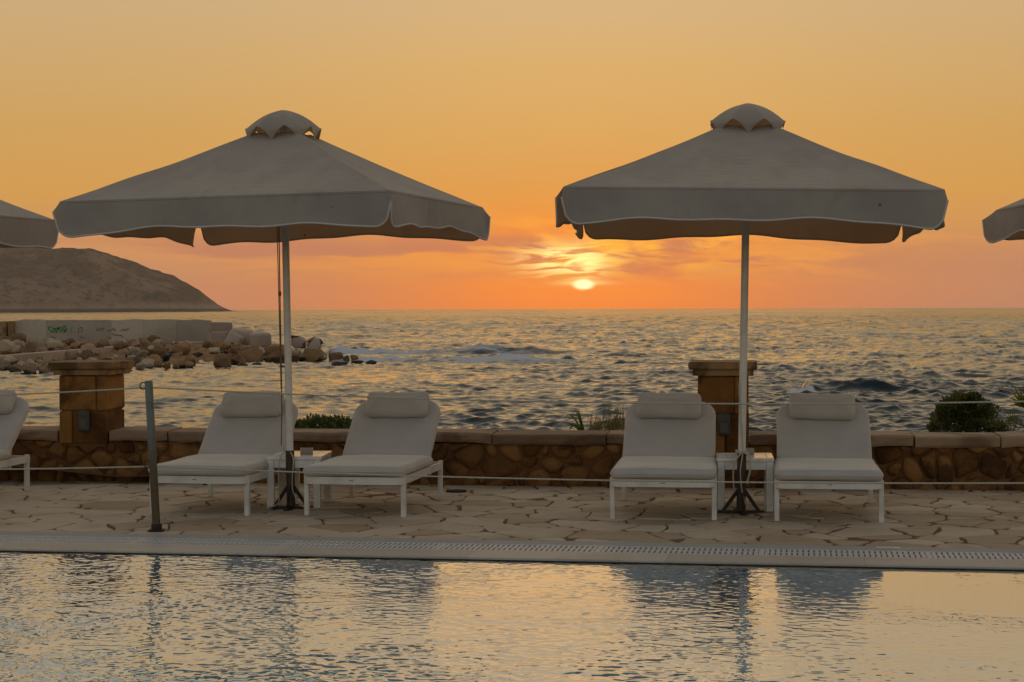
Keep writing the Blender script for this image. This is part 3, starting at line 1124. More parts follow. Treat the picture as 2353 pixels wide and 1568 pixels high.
def make_wall():
    root = empty('stone_wall', (0, 15.46, 0), TW)
    tag(root, 'low rubble stone wall with pale flat coping along the terrace', 'wall')
    b = MB()
    b.box(-9, 9, 0.018, 0.40, -0.3, 0.355)
    b.build('wall_core', MAT['mortar'], root)
    r = np.random.default_rng(44)
    pts = poisson(-6.3, 6.2, 0.0, 0.36, 0.14, r, 6000)
    polys = cells(pts, (-6.4, 6.3, -0.02, 0.356), 0.004, 0.018, r, 0.22, 0.85)
    n = 0
    for poly in polys:
        if poly is None:
            continue
        poly = soften(poly, r, 0.012, 0.035, 0.012)
        if len(poly) < 4:
            continue
        # bulging face: outline, shoulder, brow
        m = len(poly)
        cx = sum(q[0] for q in poly) / m
        cy = sum(q[1] for q in poly) / m
        dep = r.uniform(0.0, 0.022)
        rings = [(1.0, 0.06), (0.985, 0.022 - dep * 0.5), (0.88, 0.004 - dep), (0.5, -0.010 - dep)]
        vs, fs = [], []
        for k, yy in rings:
            vs += [(cx + (q[0] - cx) * k, yy + r.uniform(-0.003, 0.003), cy + (q[1] - cy) * k) for q in poly]
        for a in range(len(rings) - 1):
            for i in range(m):
                j = (i + 1) % m
                fs.append((a * m + i, a * m + j, (a + 1) * m + j, (a + 1) * m + i))
        fs.append(tuple(range((len(rings) - 1) * m, len(rings) * m)))
        mb = MB()
        mb.add(vs, fs, True)
        mb.build('wall_stone', MAT['wall_stone'], root)
        n += 1
        if n >= 299:
            break
    # coping slabs, interrupted by the pillars
    for a, c in ((-8.9, S_LP0 - 0.005), (S_LP1 + 0.005, S_RP0 - 0.005), (S_RP1 + 0.005, 8.9)):
        s = a
        while s < c - 0.02:
            L = r.uniform(0.42, 1.0)
            e = s + L
            if c - e < 0.35:
                e = c
            gap = r.uniform(0.008, 0.022)
            z0, z1 = 0.357 + r.uniform(-0.002, 0.006), 0.447 + r.uniform(-0.006, 0.006)
            y0 = -0.035 + r.uniform(-0.014, 0.012)
            nn = max(3, int((e - s) / 0.12))
            xs = np.linspace(s, e - gap, nn + 1)
            vs, fs = [], []
            for x in xs:
                j1, j2, j3 = r.uniform(-0.010, 0.010, 3)
                end = 0.008 if x in (xs[0], xs[-1]) else 0.0
                vs += [(x, y0 + 0.012 + j1, z0 + j3), (x, y0 + j1 + end, z0 + 0.02 + j3), (x, y0 + j2 + end, z1 - 0.018), (x, y0 + 0.016 + j2, z1 + j3 * 0.4 - end * 0.5), (x, 0.42, z1 + 0.004), (x, 0.425, z0)]
            for i in range(nn):
                for q in range(6):
                    fs.append((i * 6 + q, i * 6 + (q + 1) % 6, (i + 1) * 6 + (q + 1) % 6, (i + 1) * 6 + q))
            fs += [tuple(range(6)), tuple(range(nn * 6 + 5, nn * 6 - 1, -1))]
            mb = MB()
            mb.add(vs, fs)
            mb.build('coping_slab', MAT['coping_stone'], root)
            s = e


make_wall()


def rough_block(mb_name, x0, x1, y0, y1, z0, z1, mat, parent, r, j=0.006, bev=0.012):
    bm = bmesh.new()
    bmesh.ops.create_cube(bm, size=1.0)
    for v in bm.verts:
        v.co = Vector(((x0 + x1) / 2 + v.co.x * (x1 - x0), (y0 + y1) / 2 + v.co.y * (y1 - y0), (z0 + z1) / 2 + v.co.z * (z1 - z0)))
    bmesh.ops.bevel(bm, geom=bm.edges[:], offset=bev, segments=2, profile=0.5, affect='EDGES')
    for v in bm.verts:
        v.co += Vector((r.uniform(-j, j), r.uniform(-j, j), r.uniform(-j, j)))
    me = bpy.data.meshes.new(mb_name)
    bm.to_mesh(me)
    bm.free()
    me.materials.append(mat)
    return link(mb_name, me, parent)


def make_pillar(s0, s1, label, courses, zb, ztop, seed):
    r = np.random.default_rng(seed)
    root = empty('stone_pillar', M_WALL @ Vector(((s0 + s1) / 2, 0, 0)), TW)
    tag(root, label, 'pillar', 'stone pillars on the garden wall')
    hw = (s1 - s0) / 2
    yf, yb = -0.055, 0.40
    b = MB()
    b.box(-hw + 0.02, hw - 0.02, yf + 0.02, yb - 0.02, zb + 0.01, ztop - 0.01)
    b.build('pillar_core', MAT['mortar'], root)
    for za, zc, cuts in courses:
        xs = [-hw] + [-hw + c * 2 * hw for c in cuts] + [hw]
        for a, c in zip(xs[:-1], xs[1:]):
            rough_block('block', a + 0.005, c - 0.005, yf + r.uniform(-0.006, 0.006), yb, za + 0.004, zc - 0.004, MAT['pillar_stone'], root, r)
    rough_block('cornice', -hw - 0.035, hw + 0.035, yf - 0.035, yb + 0.035, ztop + 0.002, ztop + 0.052, MAT['cap_stone'], root, r, 0.004, 0.008)
    rough_block('cap', -hw - 0.07, hw + 0.07, yf - 0.075, yb + 0.075, ztop + 0.055, ztop + 0.118, MAT['cap_stone'], root, r, 0.006, 0.012)
    return root


make_pillar(S_LP0, S_LP1, 'brown stone pillar on the wall behind the leaning rope post', [(0.33, 0.62, [0.28]), (0.62, 0.93, [0.78])], 0.30, 0.93, 1)
make_pillar(S_RP0, S_RP1, 'brown stone pillar on the wall behind a parasol pole and two loungers', [(0.22, 0.62, [0.55]), (0.62, 0.935, [0.72])], 0.20, 0.935, 2)


def wall_light(s, z, label):
    root = empty('wall_light', M_WALL @ Vector((s, -0.0635, z)), TW)
    tag(root, label, 'wall light', 'small lamps fixed to the wall pillars')
    b = MB()
    b.box(-0.052, 0.052, -0.04, 0.0, -0.092, 0.092, None, 0.012)
    b.build('housing', MAT['dark_plastic'], root)
    b = MB()
    b.box(-0.034, 0.034, -0.048, -0.038, -0.07, 0.018, None, 0.006)
    b.build('cover_plate', MAT['grille_glass'], root)


wall_light(wall_s(199), 0.535, 'small dark box lamp on the pillar near the rope post')
wall_light(wall_s(1664), 0.535, 'small dark box lamp on the pillar beside the parasol pole')


# ------------------------------------------------------------------ sun loungers
def outline(hx, hy, radii, n=7):
    """rounded rectangle, radii for (-x-y, +x-y, +x+y, -x+y), plus points along the sides"""
    pts = []
    cs = [(-hx, -hy, PI, radii[0]), (hx, -hy, 1.5 * PI, radii[1]), (hx, hy, 0, radii[2]), (-hx, hy, 0.5 * PI, radii[3])]
    for q, (cx, cy, a0, rr) in enumerate(cs):
        sx, sy = (1 if cx > 0 else -1), (1 if cy > 0 else -1)
        ox, oy = cx - sx * rr, cy - sy * rr
        arc = [(ox + rr * math.cos(a0 + PI / 2 * k / n), oy + rr * math.sin(a0 + PI / 2 * k / n)) for k in range(n + 1)]
        if pts:
            p0, p1 = pts[-1], arc[0]
            for k in range(1, 8):
                pts.append((p0[0] + (p1[0] - p0[0]) * k / 8, p0[1] + (p1[1] - p0[1]) * k / 8))
        pts += arc
    p0, p1 = pts[-1], pts[0]
    for k in range(1, 8):
        pts.append((p0[0] + (p1[0] - p0[0]) * k / 8, p0[1] + (p1[1] - p0[1]) * k / 8))
    return pts


def cushion(hx, hy, th, radii, edge, crown=0.0, seed=0, amp=0.004, sagf=None):
    """soft pad: rounded edge, crowned faces, slight lumps; lies on z 0..th"""
    rings = []
    ne = 5
    for k in range(ne + 1):          # lower edge up to the side
        a = -PI / 2 + (PI / 2) * k / ne
        rings.append((edge * (1 - math.cos(a)), th / 2 + (th / 2) * math.sin(a) if th / 2 <= edge else None))
    zs = []
    prof = []
    e = min(edge, th / 2)
    for k in range(ne + 1):
        a = -PI / 2 + PI / 2 * k / ne
        prof.append((e * (1 - math.cos(a)), e + e * math.sin(a)))
    for k in range(ne + 1):
        a = PI / 2 * k / ne
        if k == 0 and th - 2 * e < 1e-5:
            continue
        prof.append((e * (1 - math.cos(a)), th - e + e * math.sin(a)))
    m_in = min(hx, hy)
    inner = [0.14, 0.26, 0.42, 0.6, 0.78, 0.95]
    top = [(e + (m_in - e) * q, th + crown * (1 - (1 - q) ** 2)) for q in inner]
    bot = [(d, -0.0) for d, _ in top][::-1]
    seq = [(d, 0.0) for d, _ in bot] + prof + top
    vs = []
    npt = None
    for d, z in seq:
        rr = [max(r_ - d, 0.004) for r_ in radii]
        x, y = max(hx - d, 0.006), max(hy - d, 0.006)
        rr = [min(q, x * 0.98, y * 0.98) for q in rr]
        o_ = outline(x, y, rr)
        npt = len(o_)
        for (px, py) in o_:
            q = Vector((px * 2.3 + seed * 7.1, py * 2.3, z * 2.0))
            k = amp * mnoise.noise(q) + amp * 0.5 * mnoise.noise(q * 2.7)
            s = sagf(px, py) if sagf else 0.0
            vs.append((px + k * 0.6, py + k * 0.6, z + k + s))
    fs = []
    for a in range(len(seq) - 1):
        for i in range(npt):
            j = (i + 1) % npt
            fs.append((a * npt + i, a * npt + j, (a + 1) * npt + j, (a + 1) * npt + i))
    fs.append(tuple(range(npt))[::-1])
    fs.append(tuple(range((len(seq) - 1) * npt, len(seq) * npt)))
    mb = MB()
    mb.add(vs, fs, True)
    return mb


LW, LL = 0.74, 1.34       # leg spacing across and along
REC = 40.0                # back angle
HINGE = 1.03


def make_lounger(seed):
    root = empty('sun_lounger')
    # frame: flat rail bent into a loop with rounded front corners
    fo = outline(LW / 2 + 0.004, (LL + 0.07) / 2, (0.085, 0.085, 0.02, 0.02))
    fr = MB()
    n = len(fo)
    vs = []
    cy = (LL + 0.07) / 2 - 0.02
    for z, ins in ((0.238, 0.0), (0.292, 0.0), (0.292, 0.022), (0.238, 0.022)):
        for x, y in fo:
            L = math.hypot(x, y)
            k = 1 - ins / max(abs(x), abs(y), 0.01)
            vs.append((x * k, y * k + cy, z))
    fs = []
    for a in range(4):
        for i in range(n):
            j = (i + 1) % n
            fs.append((a * n + i, a * n + j, ((a + 1) % 4) * n + j, ((a + 1) % 4) * n + i))
    fr.add(vs, fs)
    fr.build('frame', MAT['white_frame'], root)
    for sx in (-1, 1):
        for y in (0.062, LL):
            lg = MB()
            xc = sx * (LW / 2 - 0.010)
            lg.box(xc - 0.0175, xc + 0.0175, y - 0.021, y + 0.021, 0.0, 0.297 if y < 0.5 else 0.304, None, 0.004)
            lg.build('leg', MAT['white_frame'], root)
    # slung slats under the seat
    for k in range(6):
        b = MB()
        b.box(-LW / 2 + 0.04, LW / 2 - 0.04, 0.10 + k * 0.17, 0.15 + k * 0.17, 0.268, 0.282)
        b.build('slat', MAT['white_frame'], root)
    # seat pad
    r = random.Random(seed)
    sw = 0.372
    hy = (HINGE + 0.055) / 2
    sag = lambda x, y: 0.006 * math.cos(x / sw * PI / 2) - 0.010 * math.exp(-((y + hy * 0.1) / 0.25) ** 2) * math.cos(x / sw * PI / 2)
    c = cushion(sw, hy, 0.075, (0.07, 0.07, 0.025, 0.025), 0.036, 0.010, seed, 0.006, sag)
    c.v = [(x, y + hy - 0.055, z + 0.293) for x, y, z in c.v]
    sc_o = c.build('seat_cushion', MAT['cushion_fabric'], root)
    pb = MB()
    po_ = [Vector((x * 0.999, y * 0.999 + hy - 0.055, 0.333)) for x, y in outline(sw, hy, (0.07, 0.07, 0.025, 0.025))]
    pb.tube(po_ + [po_[0]], 0.0042, 5, False)
    pb.build('piping', MAT['cushion_fabric'], sc_o)
    # back section, hinged
    Mh = Matrix.Translation((0, HINGE - 0.01, 0.300)) @ Matrix.Rotation(R(REC), 4, 'X')
    bl = 0.66
    fb = MB()
    oo = outline(0.325, bl / 2 - 0.01, (0.02, 0.02, 0.13, 0.13))
    pts = [Mh @ Vector((x, y + bl / 2, -0.006)) for x, y in oo]
    fb.tube(pts + [pts[0]], 0.011, 6, False)
    fb.build('back_frame', MAT['white_frame'], root)
    bw = 0.352
    c = cushion(bw, bl / 2, 0.070, (0.03, 0.03, 0.155, 0.155), 0.034, 0.008, seed + 3, 0.007)
    c.v = [tuple(Mh @ Vector((x, y + bl / 2 + 0.012, z + 0.006))) for x, y, z in c.v]
    bc_o = c.build('back_cushion', MAT['cushion_fabric'], root)
    pb = MB()
    po_ = [Mh @ Vector((x * 0.999, y * 0.999 + bl / 2 + 0.012, 0.052)) for x, y in outline(bw - 0.006, bl / 2 - 0.006, (0.03, 0.03, 0.15, 0.15))]
    pb.tube(po_ + [po_[0]], 0.004, 5, False)
    pb.build('piping', MAT['cushion_fabric'], bc_o)
    # head pillow with its strap
    pil = cushion(0.250, 0.116, 0.115, (0.04,) * 4, 0.057, 0.018, seed + 8, 0.014)
    dxp = r.uniform(-0.015, 0.015)
    Mp = Mh @ Matrix.Translation((dxp, bl - 0.128, 0.078)) @ Matrix.Rotation(R(r.uniform(-1.5, 1.5)), 4, 'Z') @ Matrix.Rotation(R(8), 4, 'X')
    pil.v = [tuple(Mp @ Vector(q)) for q in pil.v]
    po = pil.build('pillow', MAT['pillow_fabric'], root)
    st = MB()
    for sx in (-0.13, 0.13):
        pts = [Mh @ Vector((dxp + sx, bl - 0.05, 0.10)), Mh @ Vector((dxp + sx, bl + 0.016, 0.08)), Mh @ Vector((dxp + sx, bl + 0.022, 0.03)), Mh @ Vector((dxp + sx, bl - 0.02, -0.01))]
        for a, e in zip(pts[:-1], pts[1:]):
            st.bar(a, e, 0.02, 0.004, (1, 0, 0))
    st.build('strap', MAT['pillow_fabric'], po)
    # support stay under the back and its rack bar
    tp = Mh @ Vector((0, 0.34, -0.012))
    b = MB()
    b.tube([(-0.25, tp.y, tp.z), (-0.25, tp.y - 0.02, 0.20), (0.25, tp.y - 0.02, 0.20), (0.25, tp.y, tp.z)], 0.010, 6)
    b.build('back_stay', MAT['white_frame'], root)
    b = MB()
    b.bar((-LW / 2 + 0.03, LL - 0.26, 0.225), (LW / 2 - 0.03, LL - 0.26, 0.225), 0.03, 0.02)
    b.build('rack_bar', MAT['white_frame'], root)
    # maker's mark: two tiny dark dashes on the front rail
    b = MB()
    yf = -0.0552
    b.box(-0.014, -0.004, yf - 0.0015, yf + 0.001, 0.268, 0.273)
    b.box(0.000, 0.016, yf - 0.0015, yf + 0.001, 0.268, 0.273)
    b.build('maker_mark', MAT['badge_ink'], root)
    return root


def put_lounger(fl, fr_, yaw, seed, label):
    """front left and front right leg feet as seen in the picture"""
    a, b_ = gp(*fl), gp(*fr_)
    c = (a + b_) / 2
    o = make_lounger(seed)
    o.location = (c.x - 0.04 * math.sin(R(yaw)), c.y - 0.04 * math.cos(R(yaw)), 0)
    o.rotation_euler = (0, 0, -R(yaw))
    tag(o, label, 'sun lounger', 'white sun loungers with grey cushions')
    return o


put_lounger((340, 1184), (570, 1187), 9.7, 1, 'cushioned white lounger with the leaning rope post standing in front of it')
put_lounger((698, 1187), (928, 1190), 9.7, 2, 'cushioned white lounger right of the left parasol pole, turned slightly sideways')
put_lounger((1402, 1195), (1645, 1197), 7.2, 3, 'cushioned white lounger just left of the right parasol pole')
put_lounger((1781, 1200), (2030, 1203), 7.8, 4, 'cushioned white lounger right of the right parasol pole, nearest the dark bush')
o = make_lounger(5)
o.location = (-4.60, 13.85, 0)
o.rotation_euler = (0, 0, -R(9.7))
tag(o, 'white lounger cut off by the left picture edge, only its head end showing', 'sun lounger', 'white sun loungers with grey cushions')


# ------------------------------------------------------------------ parasols
HS = 1.25        # half side
ZC, ZA = 2.285, 2.90


def make_parasol(seed, knots=True):
    r = random.Random(seed)
    root = empty('parasol')
    b = MB()
    b.tube([(0, 0, 0.40), (0, 0, 2.93)], 0.028, 14)
    b.build('pole', MAT['white_pole'], root)
    b = MB()
    b.tube([(0, 0, 0.0), (0, 0, 0.44)], 0.034, 14)
    b.build('stand_tube', MAT['rust_tube'], root)
    for k in range(4):
        a = PI / 2 * k + R(8)
        d = Vector((math.cos(a), math.sin(a), 0))
        b = MB()
        b.bar(d * 0.02 + Vector((0, 0, 0.012)), d * 0.17 + Vector((0, 0, 0.012)), 0.045, 0.018)
        b.build('stand_foot', MAT['dark_iron'], root)
        b = MB()
        b.bar(d * 0.13 + Vector((0, 0, 0.018)), d * 0.025 + Vector((0, 0, 0.165)), 0.012, 0.026)
        b.build('brace', MAT['dark_iron'], root)
    # ribs and struts
    corners = [Vector((-HS, -HS, ZC)), Vector((HS, -HS, ZC)), Vector((HS, HS, ZC)), Vector((-HS, HS, ZC))]
    tips = []
    for k in range(4):
        tips.append(corners[k])
        tips.append((corners[k] + corners[(k + 1) % 4]) / 2)
    for q in tips:
        b = MB()
        b.bar((q.x * 0.03, q.y * 0.03, ZA - 0.14), (q.x * 0.985, q.y * 0.985, q.z - 0.036), 0.018, 0.028)
        b.build('rib', MAT['white_pole'], root)
        b = MB()
        b.bar((q.x * 0.03, q.y * 0.03, 2.33), (q.x * 0.5, q.y * 0.5, (ZA + q.z) / 2 - 0.11), 0.016, 0.022)
        b.build('strut', MAT['white_pole'], root)
    b = MB()
    b.tube([(0, 0, 2.28), (0, 0, 2.38)], 0.05, 12)
    b.build('slider', MAT['white_pole'], root)
    # canopy: four panels, cloth slightly slack between the ribs
    cn = MB()
    NU, NV = 40, 22
    r0 = 0.13
    for k in range(4):
        A, B = corners[k], corners[(k + 1) % 4]
        vs = []
        for j in range(NV + 1):
            q = r0 + (1 - r0) * j / NV
            for i in range(NU + 1):
                u = i / NU
                e = A.lerp(B, u)
                p_ = Vector((e.x * q, e.y * q, ZA + (ZC - ZA) * q))
                slack = 0.030 * math.sin(PI * u) ** 0.8 * math.sin(PI * min(q * 1.02, 1)) + 0.012 * abs(math.sin(2 * PI * u)) * q * (1 - q)
                hipsag = 0.014 * math.sin(PI * q)
                dA, dB = (p_ - A).length, (p_ - B).length
                slack += math.sin(PI * q) * (0.014 * math.exp(-dA / 0.45) * math.sin(u * 46 + seed) + 0.014 * math.exp(-dB / 0.45) * math.sin((1 - u) * 46 + seed * 2))
                lump = 0.012 * (1 - q ** 6) * mnoise.noise(Vector((p_.x * 2 + seed, p_.y * 2, 0)))
                p_.z -= slack + hipsag - lump
                vs.append(p_)
        fs = []
        for j in range(NV):
            for i in range(NU):
                a = j * (NU + 1) + i
                fs.append((a, a + 1, a + NU + 2, a + NU + 1))
        cn.add(vs, fs, True)
    cn.build('canopy', MAT['canopy_fabric'], root)
    # hanging valances, one per side, with piped edge and rounded ends
    for k in range(4):
        A, B = corners[k], corners[(k + 1) % 4]
        side = (B - A).length
        outw = Vector(((A + B).x, (A + B).y, 0)).normalized()
        along = (B - A).normalized()
        ph = r.uniform(0, 6)
        f1, f2 = r.uniform(0.9, 1.3), r.uniform(0.7, 1.3)
        NU2, NV2 = 72, 9
        vs = []
        edge = []
        for i in range(NU2 + 1):
            u = i / NU2
            # denser sampling near the ends
            u = u - 0.10 * math.sin(2 * PI * u) / (2 * PI) * 2
            s = u * side
            d_end = min(s, side - s)
            drop = 0.258 - 0.055 * (1 - (2 * u - 1) ** 2)
            drop += 0.012 * math.sin(s * 4.6 + ph) + 0.006 * math.sin(s * 11 + ph * 2)
            rc = 0.13
            if d_end < rc:
                q = 1 - d_end / rc
                drop = drop - (drop - 0.075) * (1 - math.sqrt(max(0.0, 1 - q ** 2.4)))
            for j in range(NV2 + 1):
                v = j / NV2
                edge_fold = math.exp(-d_end / 0.22)
                fold = 0.030 * f1 * math.sin(s * 9.5 + ph) * edge_fold + 0.018 * f2 * math.sin(s * 3.1 + ph * 2) + 0.008 * math.sin(s * 7.3 + ph * 3) + 0.022 * math.sin(s * 21 + ph) * edge_fold ** 2
                flare = 0.030 * v * (0.4 + 0.8 * edge_fold) + fold * v ** 1.3
                p_ = A + along * s + outw * (flare + 0.0008) + Vector((0, 0, -drop * v + 0.0005))
                p_ += along * (0.012 * edge_fold * v * (1 if s > side / 2 else -1))
                vs.append(p_)
            edge.append(vs[-1].copy())
        fs = []
        for i in range(NU2):
            for j in range(NV2):
                a = i * (NV2 + 1) + j
                fs.append((a, a + 1, a + NV2 + 2, a + NV2 + 1))
        vb = MB()
        vb.add(vs, fs, True)
        vo = vb.build('valance', MAT['canopy_fabric'], root)
        pb = MB()
        e0 = [vs[0].copy()] + [v for v in vs[1:NV2 + 1]][::3]
        pb.tube(edge, 0.0075, 5)
        pb.build('piping', MAT['piping_fabric'], vo)
        sm = MB()
        sm.tube([A + along * (side * q / 10) + outw * 0.001 + Vector((0, 0, -0.012)) for q in range(11)], 0.0035, 5)
        sm.build('seam', MAT['canopy_fabric'], vo)
    # wind vent cap, eight scalloped lobes
    vc = MB()
    NA, NR = 96, 12
    vs = []
    for j in range(NR + 1):
        q = j / NR
        for i in range(NA):
            th = 2 * PI * i / NA + PI / 8
            lob = abs(math.cos(4 * th + PI / 2 * 0))          # 1 at the eight tie points
            arch = (1 - lob) ** 1.0
            sqf = 1.0 + 0.07 * math.cos(4 * (th - PI / 4))
            if q < 0.78:
                k = q / 0.78
                rad = 0.282 * k * sqf
                z = 2.99 - 0.020 * k - 0.133 * k ** 1.9 - 0.034 * (lob - 0.5) * k ** 1.3
                z += 0.006 * mnoise.noise(Vector((math.cos(th) * 2, math.sin(th) * 2, k + seed)))
            else:
                k = (q - 0.78) / 0.22
                rad = (0.282 - 0.010 * k * lob + 0.012 * k * arch) * sqf
                z0 = 2.99 - 0.020 - 0.133 - 0.034 * (lob - 0.5)
                drop = 0.080 * (1 - abs(math.sin(4 * th)) ** 0.75)
                z = z0 - drop * k
            vs.append(Vector((rad * math.cos(th), rad * math.sin(th), z)))
    fs = []
    for j in range(NR):
        for i in range(NA):
            i2 = (i + 1) % NA
            fs.append((j * NA + i, j * NA + i2, (j + 1) * NA + i2, (j + 1) * NA + i))
    vc.add(vs, fs, True)
    vc.build('vent_cap', MAT['canopy_fabric'], root)
    return root


PAR = 'big square canvas parasols in a row'
p1 = make_parasol(3)
pb_ = gp(666, 1171)
p1.location = (pb_.x, pb_.y + 0.02, 0)
p1.rotation_euler = (R(0.3), R(-0.8), -R(14.0))
p1.scale = (0.968, 0.968, 1.0)
tag(p1, 'square white parasol at left turned so that its right flank shows', 'parasol', PAR)
p2 = make_parasol(9)
pb_ = gp(1703, 1181)
p2.location = (pb_.x, pb_.y + 0.02, 0)
p2.rotation_euler = (R(-0.4), R(1.0), -R(5.4))
tag(p2, 'square white parasol at right seen squarely from the front', 'parasol', PAR)
p3 = make_parasol(14)
p3.location = (-5.42, 14.35, 0)
p3.rotation_euler = (0, R(1.8), -R(18))
tag(p3, 'parasol mostly cut off by the left picture edge', 'parasol', PAR)
p4 = make_parasol(20)
p4.location = (5.07, 13.2, 0)
p4.rotation_euler = (R(0.5), R(-1.2), -R(3))
tag(p4, 'parasol mostly cut off by the right picture edge', 'parasol', PAR)


# cords belonging to the two full parasols
def cord(parent, pts, rad, name, mat='rope_fibre'):
    b = MB()
    inv = parent.matrix_basis.inverted() if parent is not None else Matrix()
    b.tube(pts, rad, 6)
    return b.build(name, MAT[mat], parent)


def smooth_path(pts, n=10):
    pts = [Vector(p_) for p_ in pts]
    res = []
    for i in range(len(pts) - 1):
        p0, p1_, p2_, p3_ = pts[max(i - 1, 0)], pts[i], pts[i + 1], pts[min(i + 2, len(pts) - 1)]
        for k in range(n):
            u = k / n
            res.append(0.5 * ((2 * p1_) + (p2_ - p0) * u + (2 * p0 - 5 * p1_ + 4 * p2_ - p3_) * u * u + (3 * p1_ - p0 - 3 * p2_ + p3_) * u ** 3))
    res.append(pts[-1])
    return res


b = MB()
b.tube(smooth_path([(-0.045, -0.02, 2.25), (-0.048, -0.02, 1.6), (-0.05, -0.02, 0.9), (-0.062, -0.02, 0.48)]), 0.0045, 6)
b.tube(smooth_path([(-0.062, -0.02, 2.25), (-0.058, -0.02, 1.6), (-0.055, -0.02, 0.9)]), 0.0035, 6)
b.tube([(-0.05, -0.02, 1.60), (-0.05, -0.02, 1.635)], 0.012, 6)
b.build('pulley_cord', MAT['twine'], p1)
b = MB()
b.tube(smooth_path([(-0.03, -0.04, 0.43), (-0.06, -0.05, 0.39), (-0.078, -0.05, 0.28), (-0.08, -0.05, 0.15), (-0.085, -0.05, 0.05), (-0.16, -0.06, 0.012)]), 0.005, 6)
b.tube(smooth_path([(0.02, -0.04, 0.43), (0.045, -0.045, 0.37), (0.03, -0.04, 0.22), (0.04, -0.04, 0.12), (0.13, -0.06, 0.02), (0.3, -0.02, 0.012), (0.55, 0.05, 0.012)]), 0.005, 6)
b.build('tie_cord', MAT['rope_fibre'], p1)
b = MB()
b.tube(smooth_path([(-0.03, -0.033, 0.95), (-0.02, -0.036, 0.75), (0.005, -0.04, 0.48), (-0.01, -0.045, 0.3), (0.01, -0.045, 0.14), (0.05, -0.06, 0.03)]), 0.005, 6)
b.tube(smooth_path([(0.0, -0.045, 0.45), (-0.05, -0.05, 0.38), (-0.062, -0.05, 0.28), (-0.055, -0.05, 0.18)]), 0.006, 6)
b.tube(smooth_path([(0.0, -0.045, 0.45), (0.055, -0.05, 0.42), (0.06, -0.05, 0.32), (0.035, -0.05, 0.22)]), 0.008, 6)
b.tube(smooth_path([(-0.045, -0.03, 0.46), (-0.02, -0.045, 0.445), (0.02, -0.045, 0.455), (0.045, -0.03, 0.44)]), 0.009, 6)
b.build('tie_cord', MAT['rope_fibre'], p2)


# ------------------------------------------------------------------ side tables
def make_table(wd, dp, ht):
    root = empty('side_table')
    n = 9
    # frame round a field of thin boards
    tz0, tz1 = ht - 0.026, ht
    bw = 0.05
    for name, x0, x1, y0, y1 in (('top_frame', -wd / 2, wd / 2, 0, bw), ('top_frame', -wd / 2, wd / 2, dp - bw, dp), ('top_frame', -wd / 2, -wd / 2 + bw, bw + 0.001, dp - bw - 0.001), ('top_frame', wd / 2 - bw, wd / 2, bw + 0.001, dp - bw - 0.001)):
        b = MB()
        b.box(x0, x1, y0, y1, tz0, tz1, None, 0.003)
        b.build(name, MAT['white_table'], root)
    y = bw + 0.004
    step = (dp - 2 * bw - 0.004) / n
    for k in range(n):
        b = MB()
        b.box(-wd / 2 + bw + 0.002, wd / 2 - bw - 0.002, y + k * step, y + (k + 1) * step - 0.005, tz0 + 0.004, tz1 - 0.002)
        b.build('slat', MAT['white_table'], root)
    for name, x0, x1, y0, y1 in (('apron', -wd / 2 + 0.06, wd / 2 - 0.06, 0.012, 0.03), ('apron', -wd / 2 + 0.06, wd / 2 - 0.06, dp - 0.03, dp - 0.012), ('apron', -wd / 2 + 0.012, -wd / 2 + 0.03, 0.06, dp - 0.06), ('apron', wd / 2 - 0.03, wd / 2 - 0.012, 0.06, dp - 0.06)):
        b = MB()
        b.box(x0, x1, y0, y1, ht - 0.085, tz0 - 0.001)
        b.build(name, MAT['white_table'], root)
    for sx in (-1, 1):
        for yy in (0.006, dp - 0.006 - 0.052):
            b = MB()
            xa = sx * (wd / 2 - 0.006)
            b.box(min(xa, xa - sx * 0.052), max(xa, xa - sx * 0.052), yy, yy + 0.052, 0, tz0 - 0.001, None, 0.003)
            b.build('leg', MAT['white_table'], root)
    return root


TG = 'low white slatted tables between the loungers'
ta = make_table(0.415, 0.56, 0.394)
ta.location = (-1.645, 13.71, 0)
ta.rotation_euler = (0, 0, -R(3))
tag(ta, 'low white side table behind the left parasol pole', 'side table', TG)
tb_ = make_table(0.42, 0.52, 0.394)
tb_.location = (1.715, 13.43, 0)
tb_.rotation_euler = (0, 0, -R(6))
tag(tb_, 'low white side table behind the right parasol pole', 'side table', TG)


def ashtray(loc, wd, dp, ht, label, rz=0.0):
    root = empty('ashtray', loc, rz)
    tag(root, label, 'ashtray')
    b = MB()
    tk = 0.008
    b.box(-wd / 2, wd / 2, -dp / 2, dp / 2, 0.0005, 0.006)
    b.box(-wd / 2, wd / 2, -dp / 2, -dp / 2 + tk, 0.0065, ht)
    b.box(-wd / 2, wd / 2, dp / 2 - tk, dp / 2, 0.0065, ht)
    b.box(-wd / 2, -wd / 2 + tk, -dp / 2 + tk, dp / 2 - tk, 0.0065, ht)
    b.box(wd / 2 - tk, wd / 2, -dp / 2 + tk, dp / 2 - tk, 0.0065, ht)
    b.build('tray', MAT['ash_ceramic'], root)
    b = MB()
    b.box(-wd / 2 + tk, wd / 2 - tk, -dp / 2 + tk, dp / 2 - tk, 0.0062, 0.012)
    b.build('ash', MAT['channel_dark'], root)


paint('ash_ceramic', (0.30, 0.25, 0.21), 0.4)
paint('pale_ceramic', (0.62, 0.57, 0.50), 0.4)
a_ = gp(690, 1035, 0.394)
ashtray((-1.575, 13.98, 0.394), 0.095, 0.095, 0.042, 'small brown ashtray on the left side table', 0.1)
ashtray((1.775, 13.78, 0.394), 0.085, 0.085, 0.045, 'small brown ashtray behind the right parasol pole', 0.1)
MAT['ash_ceramic'] = MAT['pale_ceramic']
ashtray((1.575, 13.53, 0.394), 0.095, 0.10, 0.018, 'flat pale ashtray at the left end of the right side table', -0.05)


